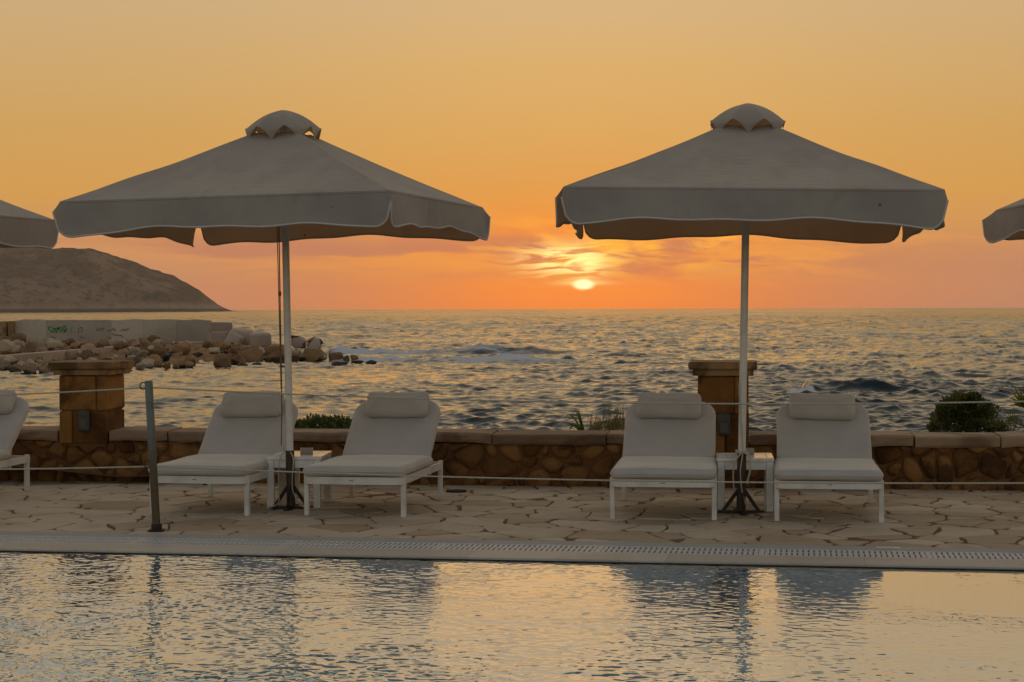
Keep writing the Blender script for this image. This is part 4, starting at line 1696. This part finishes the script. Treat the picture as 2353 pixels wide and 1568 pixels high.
# ------------------------------------------------------------------ rope barrier
def make_post(loc, lean, label):
    root = empty('rope_post', loc)
    tag(root, label, 'rope post', 'posts of the rope barrier by the pool')
    b = MB()
    top = Vector((lean, 0, 1.02))
    b.tube([(0, 0, 0.01), top * 0.5, top * 0.995, top], [0.0275, 0.0275, 0.0275, 0.025], 16)
    b.build('shaft', MAT['post_paint'], root)
    b = MB()
    b.box(-0.052, 0.052, -0.05, 0.05, 0.004, 0.014, None, 0.003)
    b.tube([(0, 0, 0.012), (0, 0, 0.05)], 0.036, 14)
    b.build('base_plate', MAT['dark_iron'], root)
    for z in (0.985, 0.455):
        b = MB()
        c = Vector((lean * z / 1.02 - 0.04, 0, z))
        b.tube([c + Vector((0.02 * math.cos(a), 0, 0.024 * math.sin(a))) for a in [2 * PI * k / 12 for k in range(13)]], 0.004, 6, False)
        b.build('eyelet', MAT['dark_iron'], root)
    return root


pa = gp(357, 1222)
make_post(pa, -0.048, 'leaning weathered rope post in front of the left loungers')
pr = Vector((4.95, 10.95, 0))
make_post(pr, 0.0, 'rope post past the right picture edge')
pl = Vector((-6.6, 13.1, 0))
make_post(pl, 0.0, 'rope post past the left picture edge')


def rope(a, c, sag, label):
    a, c = Vector(a), Vector(c)
    n = 44
    pts = []
    for i in range(n + 1):
        u = i / n
        q = a.lerp(c, u)
        q.z -= sag * 4 * u * (1 - u)
        pts.append(q)
    b = MB()
    b.tube(pts, 0.0058, 6)
    tag(b.build('rope', MAT['rope_fibre']), label, 'rope', 'ropes strung between the barrier posts')


lx = lambda z: -0.048 * z / 1.02
rope((pa.x + lx(0.975), pa.y, 0.975), (pr.x, pr.y, 0.985), 0.09, 'upper sagging rope running right from the leaning post')
rope((pa.x + lx(0.44), pa.y, 0.44), (pr.x, pr.y, 0.46), 0.06, 'lower sagging rope running right from the leaning post')
rope((pa.x + lx(0.975), pa.y, 0.975), (pl.x, pl.y, 0.93), 0.06, 'upper rope running left from the leaning post')
rope((pa.x + lx(0.44), pa.y, 0.44), (pl.x, pl.y, 0.43), 0.04, 'lower rope running left from the leaning post')


# ------------------------------------------------------------------ sea wall, jetty and rocks
JZ = -1.0          # foot of the sea wall


def sp(px, py, z):
    return gp(px, py, z)


def mound(X, Y):
    front = np.interp(X, [-40, -30, -22, -17, -13], [105, 108, 115, 119, 121])
    crest = np.interp(X, [-40, -22, -18, -13], [JZ - 0.22, JZ - 0.22, -1.75, -2.7])
    k = np.clip((Y - front) / 16, 0, 1)
    Z = -2.6 + (crest + 2.6) * np.sin(k * PI / 2) ** 0.8
    return np.where(Y > 150, -2.6 + (Z + 2.6) * np.clip((160 - Y) / 10, 0, 1), Z)


def make_jetty():
    # rock mound carrying the boulders
    P = []
    xs = np.linspace(-46, -13.2, 210)
    ys = np.concatenate([np.linspace(96, 136, 170), np.linspace(137, 168, 24)])
    YY, XX = np.meshgrid(ys, xs, indexing='ij')
    Z = mound(XX, YY)
    # half-buried stones over the mound
    lr = np.random.default_rng(51)
    bumpz = np.zeros_like(Z)
    for _ in range(1500):
        cx, cy, rr = lr.uniform(-46, -13.5), lr.uniform(99, 135), lr.uniform(0.15, 0.42)
        i0, i1 = np.searchsorted(ys, [cy - rr * 1.4, cy + rr * 1.4])
        j0, j1 = np.searchsorted(xs, [cx - rr, cx + rr])
        if i1 <= i0 or j1 <= j0:
            continue
        dd = ((XX[i0:i1, j0:j1] - cx) / rr) ** 2 + ((YY[i0:i1, j0:j1] - cy) / (rr * 1.4)) ** 2
        bumpz[i0:i1, j0:j1] = np.maximum(bumpz[i0:i1, j0:j1], rr * 0.75 * np.sqrt(np.clip(1 - dd, 0, 1)))
    Z += np.where(Z > -2.55, bumpz, 0) - 0.05
    o = link('breakwater', np_mesh('breakwater', np.stack([XX, YY, Z], -1).reshape(-1, 3), grid_quads(*XX.shape), MAT['brown_rock'], False))
    tag(o, 'low rubble spit carrying the concrete sea wall', kind='structure')
    # concrete sea wall in cast sections
    root = empty('sea_wall')
    tag(root, 'long grey concrete sea wall with faded graffiti on the spit', 'sea wall')
    a, c = sp(31, 786, JZ), sp(480, 786, JZ)
    Yw = 141.0
    xa, xc = (31 - 1176.5) / F * Yw, (480 - 1176.5) / F * Yw
    r = np.random.default_rng(8)
    cuts = np.linspace(xa, xc, 7)
    for i in range(6):
        n = 10
        xs_ = np.linspace(cuts[i], cuts[i + 1] - 0.012, n + 1)
        vs, fs = [], []
        for x in xs_:
            zt = JZ + 1.72 + 0.20 * mnoise.noise(Vector((x * 0.5, 3, 0))) + 0.05 * mnoise.noise(Vector((x * 1.9, 9, 0))) - (0.02 if i == 5 else 0)
            vs += [(x, Yw, JZ - 0.4), (x, Yw + 0.03, zt), (x, Yw + 1.4, zt), (x, Yw + 1.4, JZ - 0.4)]
        for k_ in range(n):
            for q in range(4):
                fs.append((k_ * 4 + q, k_ * 4 + (q + 1) % 4, (k_ + 1) * 4 + (q + 1) % 4, (k_ + 1) * 4 + q))
        fs += [(0, 1, 2, 3), tuple(range(n * 4, n * 4 + 4))[::-1]]
        mb = MB()
        mb.add(vs, fs)
        mb.build('cast_section', MAT['sea_concrete'], root)
    # faded spray paint, illegible strokes
    def stroke(pts, wdt, mat):
        mb = MB()
        q = [Vector(((px - 1176.5) / F * Yw, Yw - 0.012, H - (py - horizon(px)) / F * Yw)) for px, py in pts]
        for e, g in zip(q[:-1], q[1:]):
            mb.bar(e, g, 0.01, wdt, (0, -1, 0)) if False else mb.box(0, (g - e).length, -0.006, 0.006, -wdt / 2, wdt / 2,
                Matrix.Translation(e) @ Matrix.Rotation(-math.atan2(g.z - e.z, g.x - e.x), 4, 'Y'))
        mb.build('graffiti', MAT[mat], root)
    gx = lambda zx: zx * 480 / 2353 / 1.088
    gy = lambda zy: (760 + zy * 200 / 980) / 1.088
    G = lambda L: [(gx(a_), gy(b_)) for a_, b_ in L]
    stroke(G([(640, 285), (600, 280), (598, 310), (625, 345), (660, 350), (640, 320)]), 0.09, 'green_spray')
    stroke(G([(665, 290), (690, 350), (715, 285), (740, 350)]), 0.10, 'green_spray')
    stroke(G([(640, 310), (720, 300), (760, 285), (800, 270), (810, 310), (780, 345)]), 0.09, 'green_spray')
    stroke(G([(750, 345), (770, 300), (800, 345), (820, 300)]), 0.09, 'green_spray')
    stroke(G([(875, 350), (870, 300), (885, 290)]), 0.07, 'teal_spray')
    stroke(G([(955, 300), (1000, 285), (1010, 330), (965, 345), (955, 310)]), 0.07, 'teal_spray')
    stroke(G([(1190, 300), (1180, 320), (1220, 325), (1225, 300), (1270, 300), (1260, 325)]), 0.06, 'brown_spray')
    stroke(G([(1310, 330), (1370, 325), (1375, 305), (1410, 310), (1400, 330)]), 0.06, 'brown_spray')
    stroke(G([(1480, 330), (1520, 310), (1535, 330), (1580, 295)]), 0.06, 'brown_spray')
    stroke(G([(1370, 360), (1400, 380), (1490, 388), (1500, 410)]), 0.07, 'brown_spray')
    stroke(G([(610, 405), (680, 412)]), 0.07, 'brown_spray')
    stroke(G([(980, 400), (1000, 390), (1030, 412), (1000, 420), (975, 405)]), 0.06, 'red_spray')
    # rusty brown gate pier and short wall piece beyond the left end
    g = MB()
    g.box((18 - 1176.5) / F * 140.4, (30 - 1176.5) / F * 140.4, 140.4, 141.6, JZ - 0.4, JZ + 1.66, None, 0.05)
    tag(g.build('brick_pier', MAT['brown_rock']), 'dark brown pier at the left end of the concrete sea wall', 'pier')
    g = MB()
    g.box((-260 - 1176.5) / F * 141, (17.5 - 1176.5) / F * 141, 140.7, 141.8, JZ - 0.4, JZ + 1.64, None, 0.05)
    tag(g.build('brown_wall', MAT['cap_stone']), 'weathered brown wall left of the dark pier', 'wall')
    # apron path in front of the wall and the slanting kerb wall
    g = MB()
    g.box((-300 - 1176.5) / F * 140, (470 - 1176.5) / F * 140, 133.5, 140.3, JZ - 0.5, JZ + 0.06, None, 0.02)
    tag(g.build('path', MAT['path_concrete']), 'concrete apron at the foot of the sea wall', kind='structure')
    g = MB()
    A0, A1 = gp(-90, 827, -1.30), gp(272, 796.5, -0.98)
    B0, B1 = A0 + Vector((-1.0, 2.2, 0.0)), A1 + Vector((-0.8, 2.2, 0.0))
    lo = -2.0
    vs = [A0, A1, B1, B0] + [Vector((v.x, v.y, lo)) for v in (A0, A1, B1, B0)]
    g.add(vs, [(0, 1, 2, 3), (7, 6, 5, 4), (0, 4, 5, 1), (1, 5, 6, 2), (2, 6, 7, 3), (3, 7, 4, 0)])
    tag(g.build('kerb_wall', MAT['path_concrete']), 'low slanting concrete kerb running up to the sea wall', 'low wall')


make_jetty()


def rock_mesh(seed, npts, flat=0.75, mat='pale_rock', bev=0.035):
    r = np.random.default_rng(seed)
    bm = bmesh.new()
    for _ in range(npts):
        v = r.normal(size=3)
        v /= np.linalg.norm(v)
        v *= r.uniform(0.85, 1.0)
        bm.verts.new((v[0] * 0.5, v[1] * 0.42, v[2] * 0.5 * flat))
    res = bmesh.ops.convex_hull(bm, input=bm.verts[:])
    dead = [g for g in res['geom_interior'] + res['geom_unused'] if isinstance(g, bmesh.types.BMVert)]
    if dead:
        bmesh.ops.delete(bm, geom=list(set(dead)), context='VERTS')
    bmesh.ops.remove_doubles(bm, verts=bm.verts[:], dist=0.06)
    bmesh.ops.bevel(bm, geom=bm.edges[:], offset=bev, segments=1, profile=0.5, affect='EDGES', clamp_overlap=True)
    me = bpy.data.meshes.new('boulder')
    bm.to_mesh(me)
    bm.free()
    me.materials.append(MAT[mat])
    return me


PALE = [rock_mesh(100 + k, 20 + k % 4 * 4, 0.72) for k in range(8)]
BROWN = [rock_mesh(130 + k, 15 + k % 3 * 3, 0.7, 'brown_rock') for k in range(6)]
WET = [rock_mesh(160 + k, 18, 0.55, 'wet_rock') for k in range(5)]


def put_rock(me, loc, sc, label, group, r, cat='boulder', name='boulder', rot=None):
    o = link(name, me)
    o.location = loc
    o.rotation_euler = rot if rot else (r.uniform(-0.35, 0.35), r.uniform(-0.35, 0.35), r.uniform(0, 6.28))
    o.scale = sc
    tag(o, label, cat, group)
    return o


def rubble():
    r = np.random.default_rng(77)
    placed = 0
    tries = 0
    spots = []
    while placed < 285 and tries < 9000:
        tries += 1
        px = r.uniform(-90, 745)
        # rows between the waterline and the foot of the wall
        py0 = np.interp(px, [-90, 60, 300, 420, 520, 640, 745], [858, 856, 842, 836, 832, 834, 834])
        py1 = np.interp(px, [-90, 100, 270, 420, 520, 640, 690, 745], [797, 796, 795, 791, 792, 796, 800, 816])
        py = r.uniform(py1, py0)
        f = (py0 - py) / max(py0 - py1, 1)
        z = -1.5
        for _ in range(6):
            q = gp(px, py, z)
            z = max(float(mound(np.array(q.x), np.array(q.y))) + 0.10, -2.02)
        if q.y > 133:
            continue
        size = r.uniform(0.42, 1.1) * (1.4 if r.random() < 0.2 else 0.95)
        if any((q.x - s[0]) ** 2 + ((q.y - s[1]) * 0.5) ** 2 < (0.40 * (size + s[2]) * 0.60) ** 2 for s in spots):
            continue
        spots.append((q.x, q.y, size))
        brown = r.random() < (0.28 + 0.4 * (px > 380))
        wet = f < 0.12
        kind = WET if wet else (BROWN if brown else PALE)
        me = kind[int(r.integers(len(kind)))]
        big = 'huge' if size > 1.25 else 'large' if size > 1.0 else 'medium' if size > 0.8 else 'smallish' if size > 0.6 else 'small'
        where = 'right of the parasol pole'
        for lim, txt in ((12, 'at the left picture edge'), (45, 'just in from the picture edge'), (85, 'left of the wall pillar'), (122, 'touching the pillar cap outline'), (210, 'above the left half of the pillar'),
                         (300, 'above the right half of the pillar'), (345, 'just right of the wall pillar'), (400, 'below the brown graffiti'),
                         (445, 'below the plain wall face'), (490, 'below the sea wall end'), (535, 'under the first concrete block'),
                         (580, 'under the second concrete block'), (615, 'under the third concrete block'), (648, 'left of the parasol pole')):
            if px < lim:
                where = txt
                break
        row = 'at the water' if wet else 'low in the heap' if f < 0.36 else 'midway up the heap' if f < 0.68 else 'at the top of the heap'
        colr = 'dark wet' if wet else 'brown' if brown else 'pale'
        noun = 'rock' if wet else 'boulder'
        lab = f'{big} {colr} {noun} {row} {where}'
        put_rock(me, (q.x, q.y, z + 0.06 + size * 0.20), tuple(size * r.uniform(0.85, 1.3) for _ in range(3)), lab, 'rubble boulders of the spit', r)
        placed += 1


rubble()


def big_rocks():
    r = np.random.default_rng(5)
    S = lambda px, Y: (px - 1176.5) / F * Y
    zz = lambda py, px, Y: H - (py - horizon(px)) / F * Y
    # (x0, x1, y_top, y_bottom, depth, mesh, label)
    L = [
        (0, 46, 821, 852, 112, BROWN[1], 'big rusty brown boulder at the left end of the shore rocks'),
        (318, 388, 799, 834, 122, BROWN[2], 'big ochre boulder in the middle of the rubble'),
        (540, 606, 798, 836, 121, BROWN[0], 'wide ochre boulder left of the parasol pole on the spit'),
        (608, 668, 792, 822, 123, BROWN[3], 'ochre boulder just behind the parasol pole'),
        (612, 690, 808, 836, 119, BROWN[4], 'flat brown boulder low beside the parasol pole'),
        (690, 745, 800, 835, 122, BROWN[5], 'square brown boulder under the grey blocks at the tip'),
        (752, 788, 809, 834, 119.5, BROWN[2], 'upright dark boulder standing in the surf past the tip'),
        (787, 803, 817, 830, 119, BROWN[0], 'small boulder beside the outermost surf rock'),
        (800, 820, 816, 831, 119, BROWN[1], 'outermost small pointed boulder in the surf'),
        (545, 568, 832, 848, 113, WET[0], 'pointed dark rock standing alone in the water'),
        (578, 600, 833, 840, 115, WET[1], 'low flat dark rock in the water right of the pointed one'),
        (760, 800, 836, 849, 113, WET[2], 'largest dark rock awash in front of the spit tip'),
        (806, 836, 833, 842, 115, WET[3], 'dark rock awash between two others off the tip'),
        (838, 866, 834, 843, 115, WET[4], 'outermost dark rock awash off the tip'),
        (590, 620, 850, 857, 110, WET[0], 'thin dark rock barely breaking the water near the pole'),
        (640, 660, 846, 854, 111, WET[3], 'tiny dark rock breaking the water behind the parasol pole'),
        (20, 100, 838, 866, 108, WET[1], 'dark weedy rock at the water left of the pillar'),
        (85, 150, 842, 866, 108, WET[2], 'dark weedy rock half hidden by the pillar cap'),
        (-60, 25, 845, 868, 107, WET[4], 'dark weedy rock at the left picture edge'),
    ]
    for x0, x1, yt, yb, Y, me, lab in L:
        wx = S(x1, Y) - S(x0, Y)
        hz = (yb - yt) / F * Y
        xm = (x0 + x1) / 2
        bbx = max(v.co.x for v in me.vertices) - min(v.co.x for v in me.vertices)
        bbz = max(v.co.z for v in me.vertices) - min(v.co.z for v in me.vertices)
        put_rock(me, (S(xm, Y), Y, zz((yt + yb) / 2, xm, Y) + (0.16 if 'awash' in lab or 'breaking' in lab else 0.0)), (wx / bbx, wx / bbx * 0.9, hz / bbz * 1.12), lab, 'single rocks on and off the spit', r, rot=(0, 0, r.uniform(-0.2, 0.2)))

    # worn armour blocks: eight-sided prisms and cubes
    def block(x0, x1, yt, yb, Y, tilt, seed, lab, kind):
        rr = np.random.default_rng(seed)
        wx = S(x1, Y) - S(x0, Y)
        hz = (yb - yt) / F * Y
        bm = bmesh.new()
        if kind == 'cube':
            bmesh.ops.create_cube(bm, size=1.0)
            for v in bm.verts:
                v.co = Vector((v.co.x * wx, v.co.y * wx * 0.9, v.co.z * hz))
        else:
            n = 8
            for yy in (-wx * 0.45, wx * 0.45):
                for k in range(n):
                    a = 2 * PI * (k + 0.5) / n
                    bm.verts.new((math.cos(a) * wx * 0.54, yy, math.sin(a) * hz * 0.54))
            bmesh.ops.convex_hull(bm, input=bm.verts[:])
        bmesh.ops.bevel(bm, geom=bm.edges[:], offset=min(wx, hz) * 0.16, segments=3, profile=0.5, affect='EDGES')
        for v in bm.verts:
            v.co += Vector([0.035 * mnoise.noise(v.co * 1.6 + Vector((seed, q, 0))) for q in range(3)])
        for f in bm.faces:
            f.smooth = True
        me = bpy.data.meshes.new('armour_block')
        bm.to_mesh(me)
        bm.free()
        me.materials.append(MAT['block_concrete'])
        o = link('armour_block', me)
        o.location = (S((x0 + x1) / 2, Y), Y, zz((yt + yb) / 2, (x0 + x1) / 2, Y))
        o.rotation_euler = (rr.uniform(-0.1, 0.1), tilt, rr.uniform(-0.35, 0.35))
        tag(o, lab, 'concrete block', 'worn concrete blocks at the end of the sea wall')

    block(482, 531, 741, 764, 137, 0.03, 1, 'grey concrete block butting on the end of the sea wall', 'cube')
    block(488, 530, 762, 792, 135.5, -0.05, 2, 'concrete block underneath the one at the wall end', 'cube')
    block(521, 556, 766, 800, 134, 0.5, 3, 'concrete block leaning between two others below the wall end', 'cube')
    block(530, 578, 757, 790, 135, 0.10, 4, 'rounded concrete block second from the sea wall', 'cube')
    block(575, 622, 766, 797, 133, -0.04, 5, 'flat-topped concrete block third from the sea wall', 'cube')
    block(664, 706, 773, 800, 131, 0.35, 6, 'pointed grey concrete block right of the parasol pole', 'oct')
    block(703, 739, 776, 806, 130, -0.15, 7, 'outermost grey concrete block at the tip of the spit', 'oct')


big_rocks()


# ------------------------------------------------------------------ plants behind the wall
def leaf_blob(mb, c, rad, n, size, r, up=0.35, shell=0.55, narrow=0.4):
    c = Vector(c)
    for _ in range(n):
        d = Vector(r.normal(size=3)).normalized()
        rr = shell + (1 - shell) * r.random() ** 0.6
        q = c + Vector((d.x * rad[0], d.y * rad[1], d.z * rad[2])) * rr
        ax = (d + Vector(r.normal(size=3)) * 0.6 + Vector((0, 0, up))).normalized()
        sd = ax.cross(Vector(r.normal(size=3))).normalized()
        L = size * r.uniform(0.6, 1.3)
        wv = L * narrow
        nn = ax.cross(sd).normalized()
        mb.add([q, q + ax * L * 0.45 + sd * wv / 2 + nn * wv * 0.1, q + ax * L, q + ax * L * 0.45 - sd * wv / 2 + nn * wv * 0.1], [(0, 1, 2, 3)])


def behind(px, py, dist=0.7):
    """a point behind the wall seen at (px, py)"""
    s = wall_s(px)
    base_ = M_WALL @ Vector((s, 0.42 + dist, 0))
    Y = base_.y
    return Vector(((px - 1176.5) / F * Y, Y, H - (py - horizon(px)) / F * Y))


def twigs(mb, root_p, tips, rad=0.006):
    for t_ in tips:
        mb.tube([root_p, root_p.lerp(t_, 0.5) + Vector((0.02, 0, 0.02)), t_], [rad, rad * 0.7, rad * 0.4], 5)


def make_plants():
    r = np.random.default_rng(15)
    # low green hedge between the two left loungers
    c = behind(742, 985, 0.5)
    root = empty('green_hedge', (0, 0, 0))
    tag(root, 'low glossy green shrub behind the wall between the left loungers', 'shrub')
    mb = MB()
    for k in range(16):
        px = 672 + k * 9.2
        q = behind(px, 975 + r.uniform(-3, 6) + (abs(px - 745) / 70) ** 2 * 9, 0.5 + r.uniform(-0.1, 0.25))
        leaf_blob(mb, q, (0.075, 0.12, 0.06), 120, 0.045, r, 0.8)
    mb.build('foliage', MAT['hedge_leaf'], root)
    mb = MB()
    twigs(mb, Vector((c.x, c.y + 0.1, 0.0)), [behind(700, 978), behind(740, 968), behind(785, 976)])
    mb.build('stem', MAT['twig'], root)
    # dark rounded bush on the right
    root = empty('dark_bush')
    tag(root, 'dark rounded bush behind the wall at right', 'shrub')
    mb = MB()
    blobs = [(2222, 948, 0.13, 0.09), (2176, 943, 0.085, 0.055), (2252, 958, 0.11, 0.08), (2166, 970, 0.07, 0.05), (2205, 975, 0.17, 0.09), (2250, 980, 0.15, 0.07), (2290, 983, 0.09, 0.045), (2228, 922, 0.07, 0.045), (2150, 984, 0.05, 0.04), (2198, 926, 0.06, 0.04), (2268, 938, 0.05, 0.04), (2240, 914, 0.035, 0.03), (2210, 914, 0.03, 0.025)]
    for px, py, rx, rz in blobs:
        leaf_blob(mb, behind(px, py, 0.75 + r.uniform(-0.12, 0.12)), (rx, rx, rz), int(820 * rx / 0.13), 0.040, r, 0.5, 0.25)
    for k in range(70):
        a = r.uniform(-0.25, PI + 0.1)
        ex = 2216 + math.cos(a) * (78 if math.cos(a) > 0 else 70) * r.uniform(0.8, 1.12)
        ey = 985 - max(math.sin(a), 0) ** 0.8 * 68 * r.uniform(0.85, 1.12)
        leaf_blob(mb, behind(ex, ey, 0.75 + r.uniform(-0.1, 0.1)), (0.022, 0.022, 0.028), 16, 0.042, r, 0.9, 0.1)
    mb.build('foliage', MAT['bush_leaf'], root)
    mb = MB()
    bpos = behind(2215, 1010, 0.75)
    twigs(mb, Vector((bpos.x, bpos.y, 0.0)), [behind(x, y, 0.75) for x, y in ((2170, 950), (2222, 935), (2260, 965), (2190, 975))], 0.012)
    mb.build('stem', MAT['twig'], root)
    # grey-leaved tuft beside it
    root = empty('grey_shrub')
    tag(root, 'small pale grey leaved plant between the dark bush and the palm', 'plant')
    mb = MB()
    for k in range(6):
        leaf_blob(mb, behind(2285 + k * 12, 978 + r.uniform(-8, 6), 0.55), (0.06, 0.06, 0.05), 60, 0.03, r, 0.6)
    mb.build('foliage', MAT['grey_leaf'], root)
    mb = MB()
    q = behind(2310, 1000, 0.55)
    twigs(mb, Vector((q.x, q.y, 0.05)), [behind(2295, 975, 0.55), behind(2330, 972, 0.55)], 0.004)
    mb.build('stem', MAT['twig'], root)

    def blade(pts, wd, parent, mat, name='leaf', tipw=0.15):
        pts = smooth_path(pts, 5)
        vs, fs = [], []
        n = len(pts)
        for i, q in enumerate(pts):
            d = (pts[min(i + 1, n - 1)] - pts[max(i - 1, 0)]).normalized()
            sd = d.cross(Vector((0, 1, 0.2))).normalized()
            u = i / (n - 1)
            k = wd / 2 * (1 - (1 - tipw) * u ** 1.6) * min(1, 0.45 + u * 3)
            vs += [q - sd * k, q + Vector((0, k * 0.5, 0)), q + sd * k]
        for i in range(n - 1):
            fs += [(i * 3, i * 3 + 1, i * 3 + 4, i * 3 + 3), (i * 3 + 1, i * 3 + 2, i * 3 + 5, i * 3 + 4)]
        m_ = MB()
        m_.add(vs, fs, True)
        m_.build(name, MAT[mat], parent)

    # strap-leaved plant
    root = empty('strap_leaf_plant')
    tag(root, 'plant with a few broad strap leaves behind the wall left of the weeds', 'plant')
    B = lambda px, py: behind(px, py, 0.45)
    for pts, wd in (([(1340, 1000), (1332, 965), (1322, 941)], 0.030), ([(1342, 1000), (1334, 965), (1328, 942)], 0.028), ([(1338, 1000), (1326, 972), (1316, 958), (1306, 954), (1298, 958)], 0.018), ([(1338, 1000), (1328, 982), (1316, 978), (1308, 990)], 0.03), ([(1336, 1000), (1320, 980), (1306, 978), (1294, 985)], 0.012)):
        blade([B(*q) for q in pts], wd, root, 'lily_leaf')
    # weeds and dry grass
    root = empty('wild_weeds')
    tag(root, 'wispy dry weeds behind the wall left of the right loungers', 'weeds')
    mb = MB()
    for k in range(130):
        px = r.uniform(1350, 1440)
        tall = r.random() < 0.25
        top = r.uniform(915, 945) if (tall and px > 1385) else r.uniform(950, 985)
        q0, q1 = behind(px, 1000, 0.5 + r.uniform(-0.15, 0.15)), behind(px + r.uniform(-12, 12), top, 0.5)
        mb.tube([q0, q0.lerp(q1, 0.5) + Vector((r.uniform(-0.01, 0.01), 0, 0)), q1], [0.0022, 0.0018, 0.001], 4, False)
        for _ in range(6 if tall else 2):
            u = r.uniform(0.5, 1)
            a = q0.lerp(q1, u)
            e = a + Vector((r.uniform(-0.03, 0.03), r.uniform(-0.02, 0.02), r.uniform(0.01, 0.045)))
            mb.tube([a, e], [0.0014, 0.0008], 3, False)
    mb.build('stem', MAT['dry_grass'], root)
    mb = MB()
    for k in range(14):
        leaf_blob(mb, behind(r.uniform(1355, 1440), r.uniform(974, 990), 0.5), (0.035, 0.05, 0.03), 16, 0.03, r, 1.2, 0.2, 0.28)
    for k in range(5):
        leaf_blob(mb, behind(1415 + k * 7, 975 + r.uniform(-6, 6), 0.55), (0.03, 0.04, 0.035), 26, 0.03, r, 0.9, 0.2)
    mb.build('foliage', MAT['dry_grass'], root)
    # dwarf fan palm at the right edge
    root = empty('fan_palm')
    tag(root, 'low fan palm at the right picture edge behind the wall', 'palm')
    ctr = behind(2385, 960, 0.7)
    for cx, cy, base_a, n, ln, wd in ((2352, 935, 100, 12, 0.20, 0.028), (2325, 968, 130, 9, 0.15, 0.010), (2390, 930, 80, 14, 0.26, 0.03)):
        hub = behind(cx, cy, 0.7)
        st = behind(2390, 1005, 0.7)
        m_ = MB()
        m_.tube([st, st.lerp(hub, 0.5) + Vector((0, 0, 0.02)), hub], 0.006, 5)
        m_.build('stalk', MAT['palm_leaf'], root)
        for k in range(n):
            a = R(base_a + (k - n / 2) * 170 / n)
            d = Vector((math.cos(a), r.uniform(-0.25, 0.25), math.sin(a)))
            L = ln * r.uniform(0.8, 1.1) * (0.75 + 0.25 * math.cos(a - R(base_a)))
            blade([hub, hub + d * L * 0.5 + Vector((0, 0, 0.006)), hub + d * L - Vector((0, 0, 0.012))], wd, root, 'palm_leaf', 'frond', 0.05)


make_plants()

# ------------------------------------------------------------------ sea air
hz = MB()
hz.box(-9000, 9000, -700, 9700, -12, 190)
hm = bpy.data.materials.new('sea_haze')
hm.use_nodes = True
hn = NT(hm.node_tree)
pv = hn.n('ShaderNodeVolumePrincipled')
pv.inputs['Color'].default_value = (0.95, 0.88, 0.80, 1)
pv.inputs['Density'].default_value = 0.00004
pv.inputs['Anisotropy'].default_value = 0.35
ho = hn.n('ShaderNodeOutputMaterial')
hn.put(ho.inputs['Volume'], pv.outputs[0])
haze = hz.build('haze', hm)
tag(haze, 'thin warm sea haze in front of the far headland', kind='stuff')
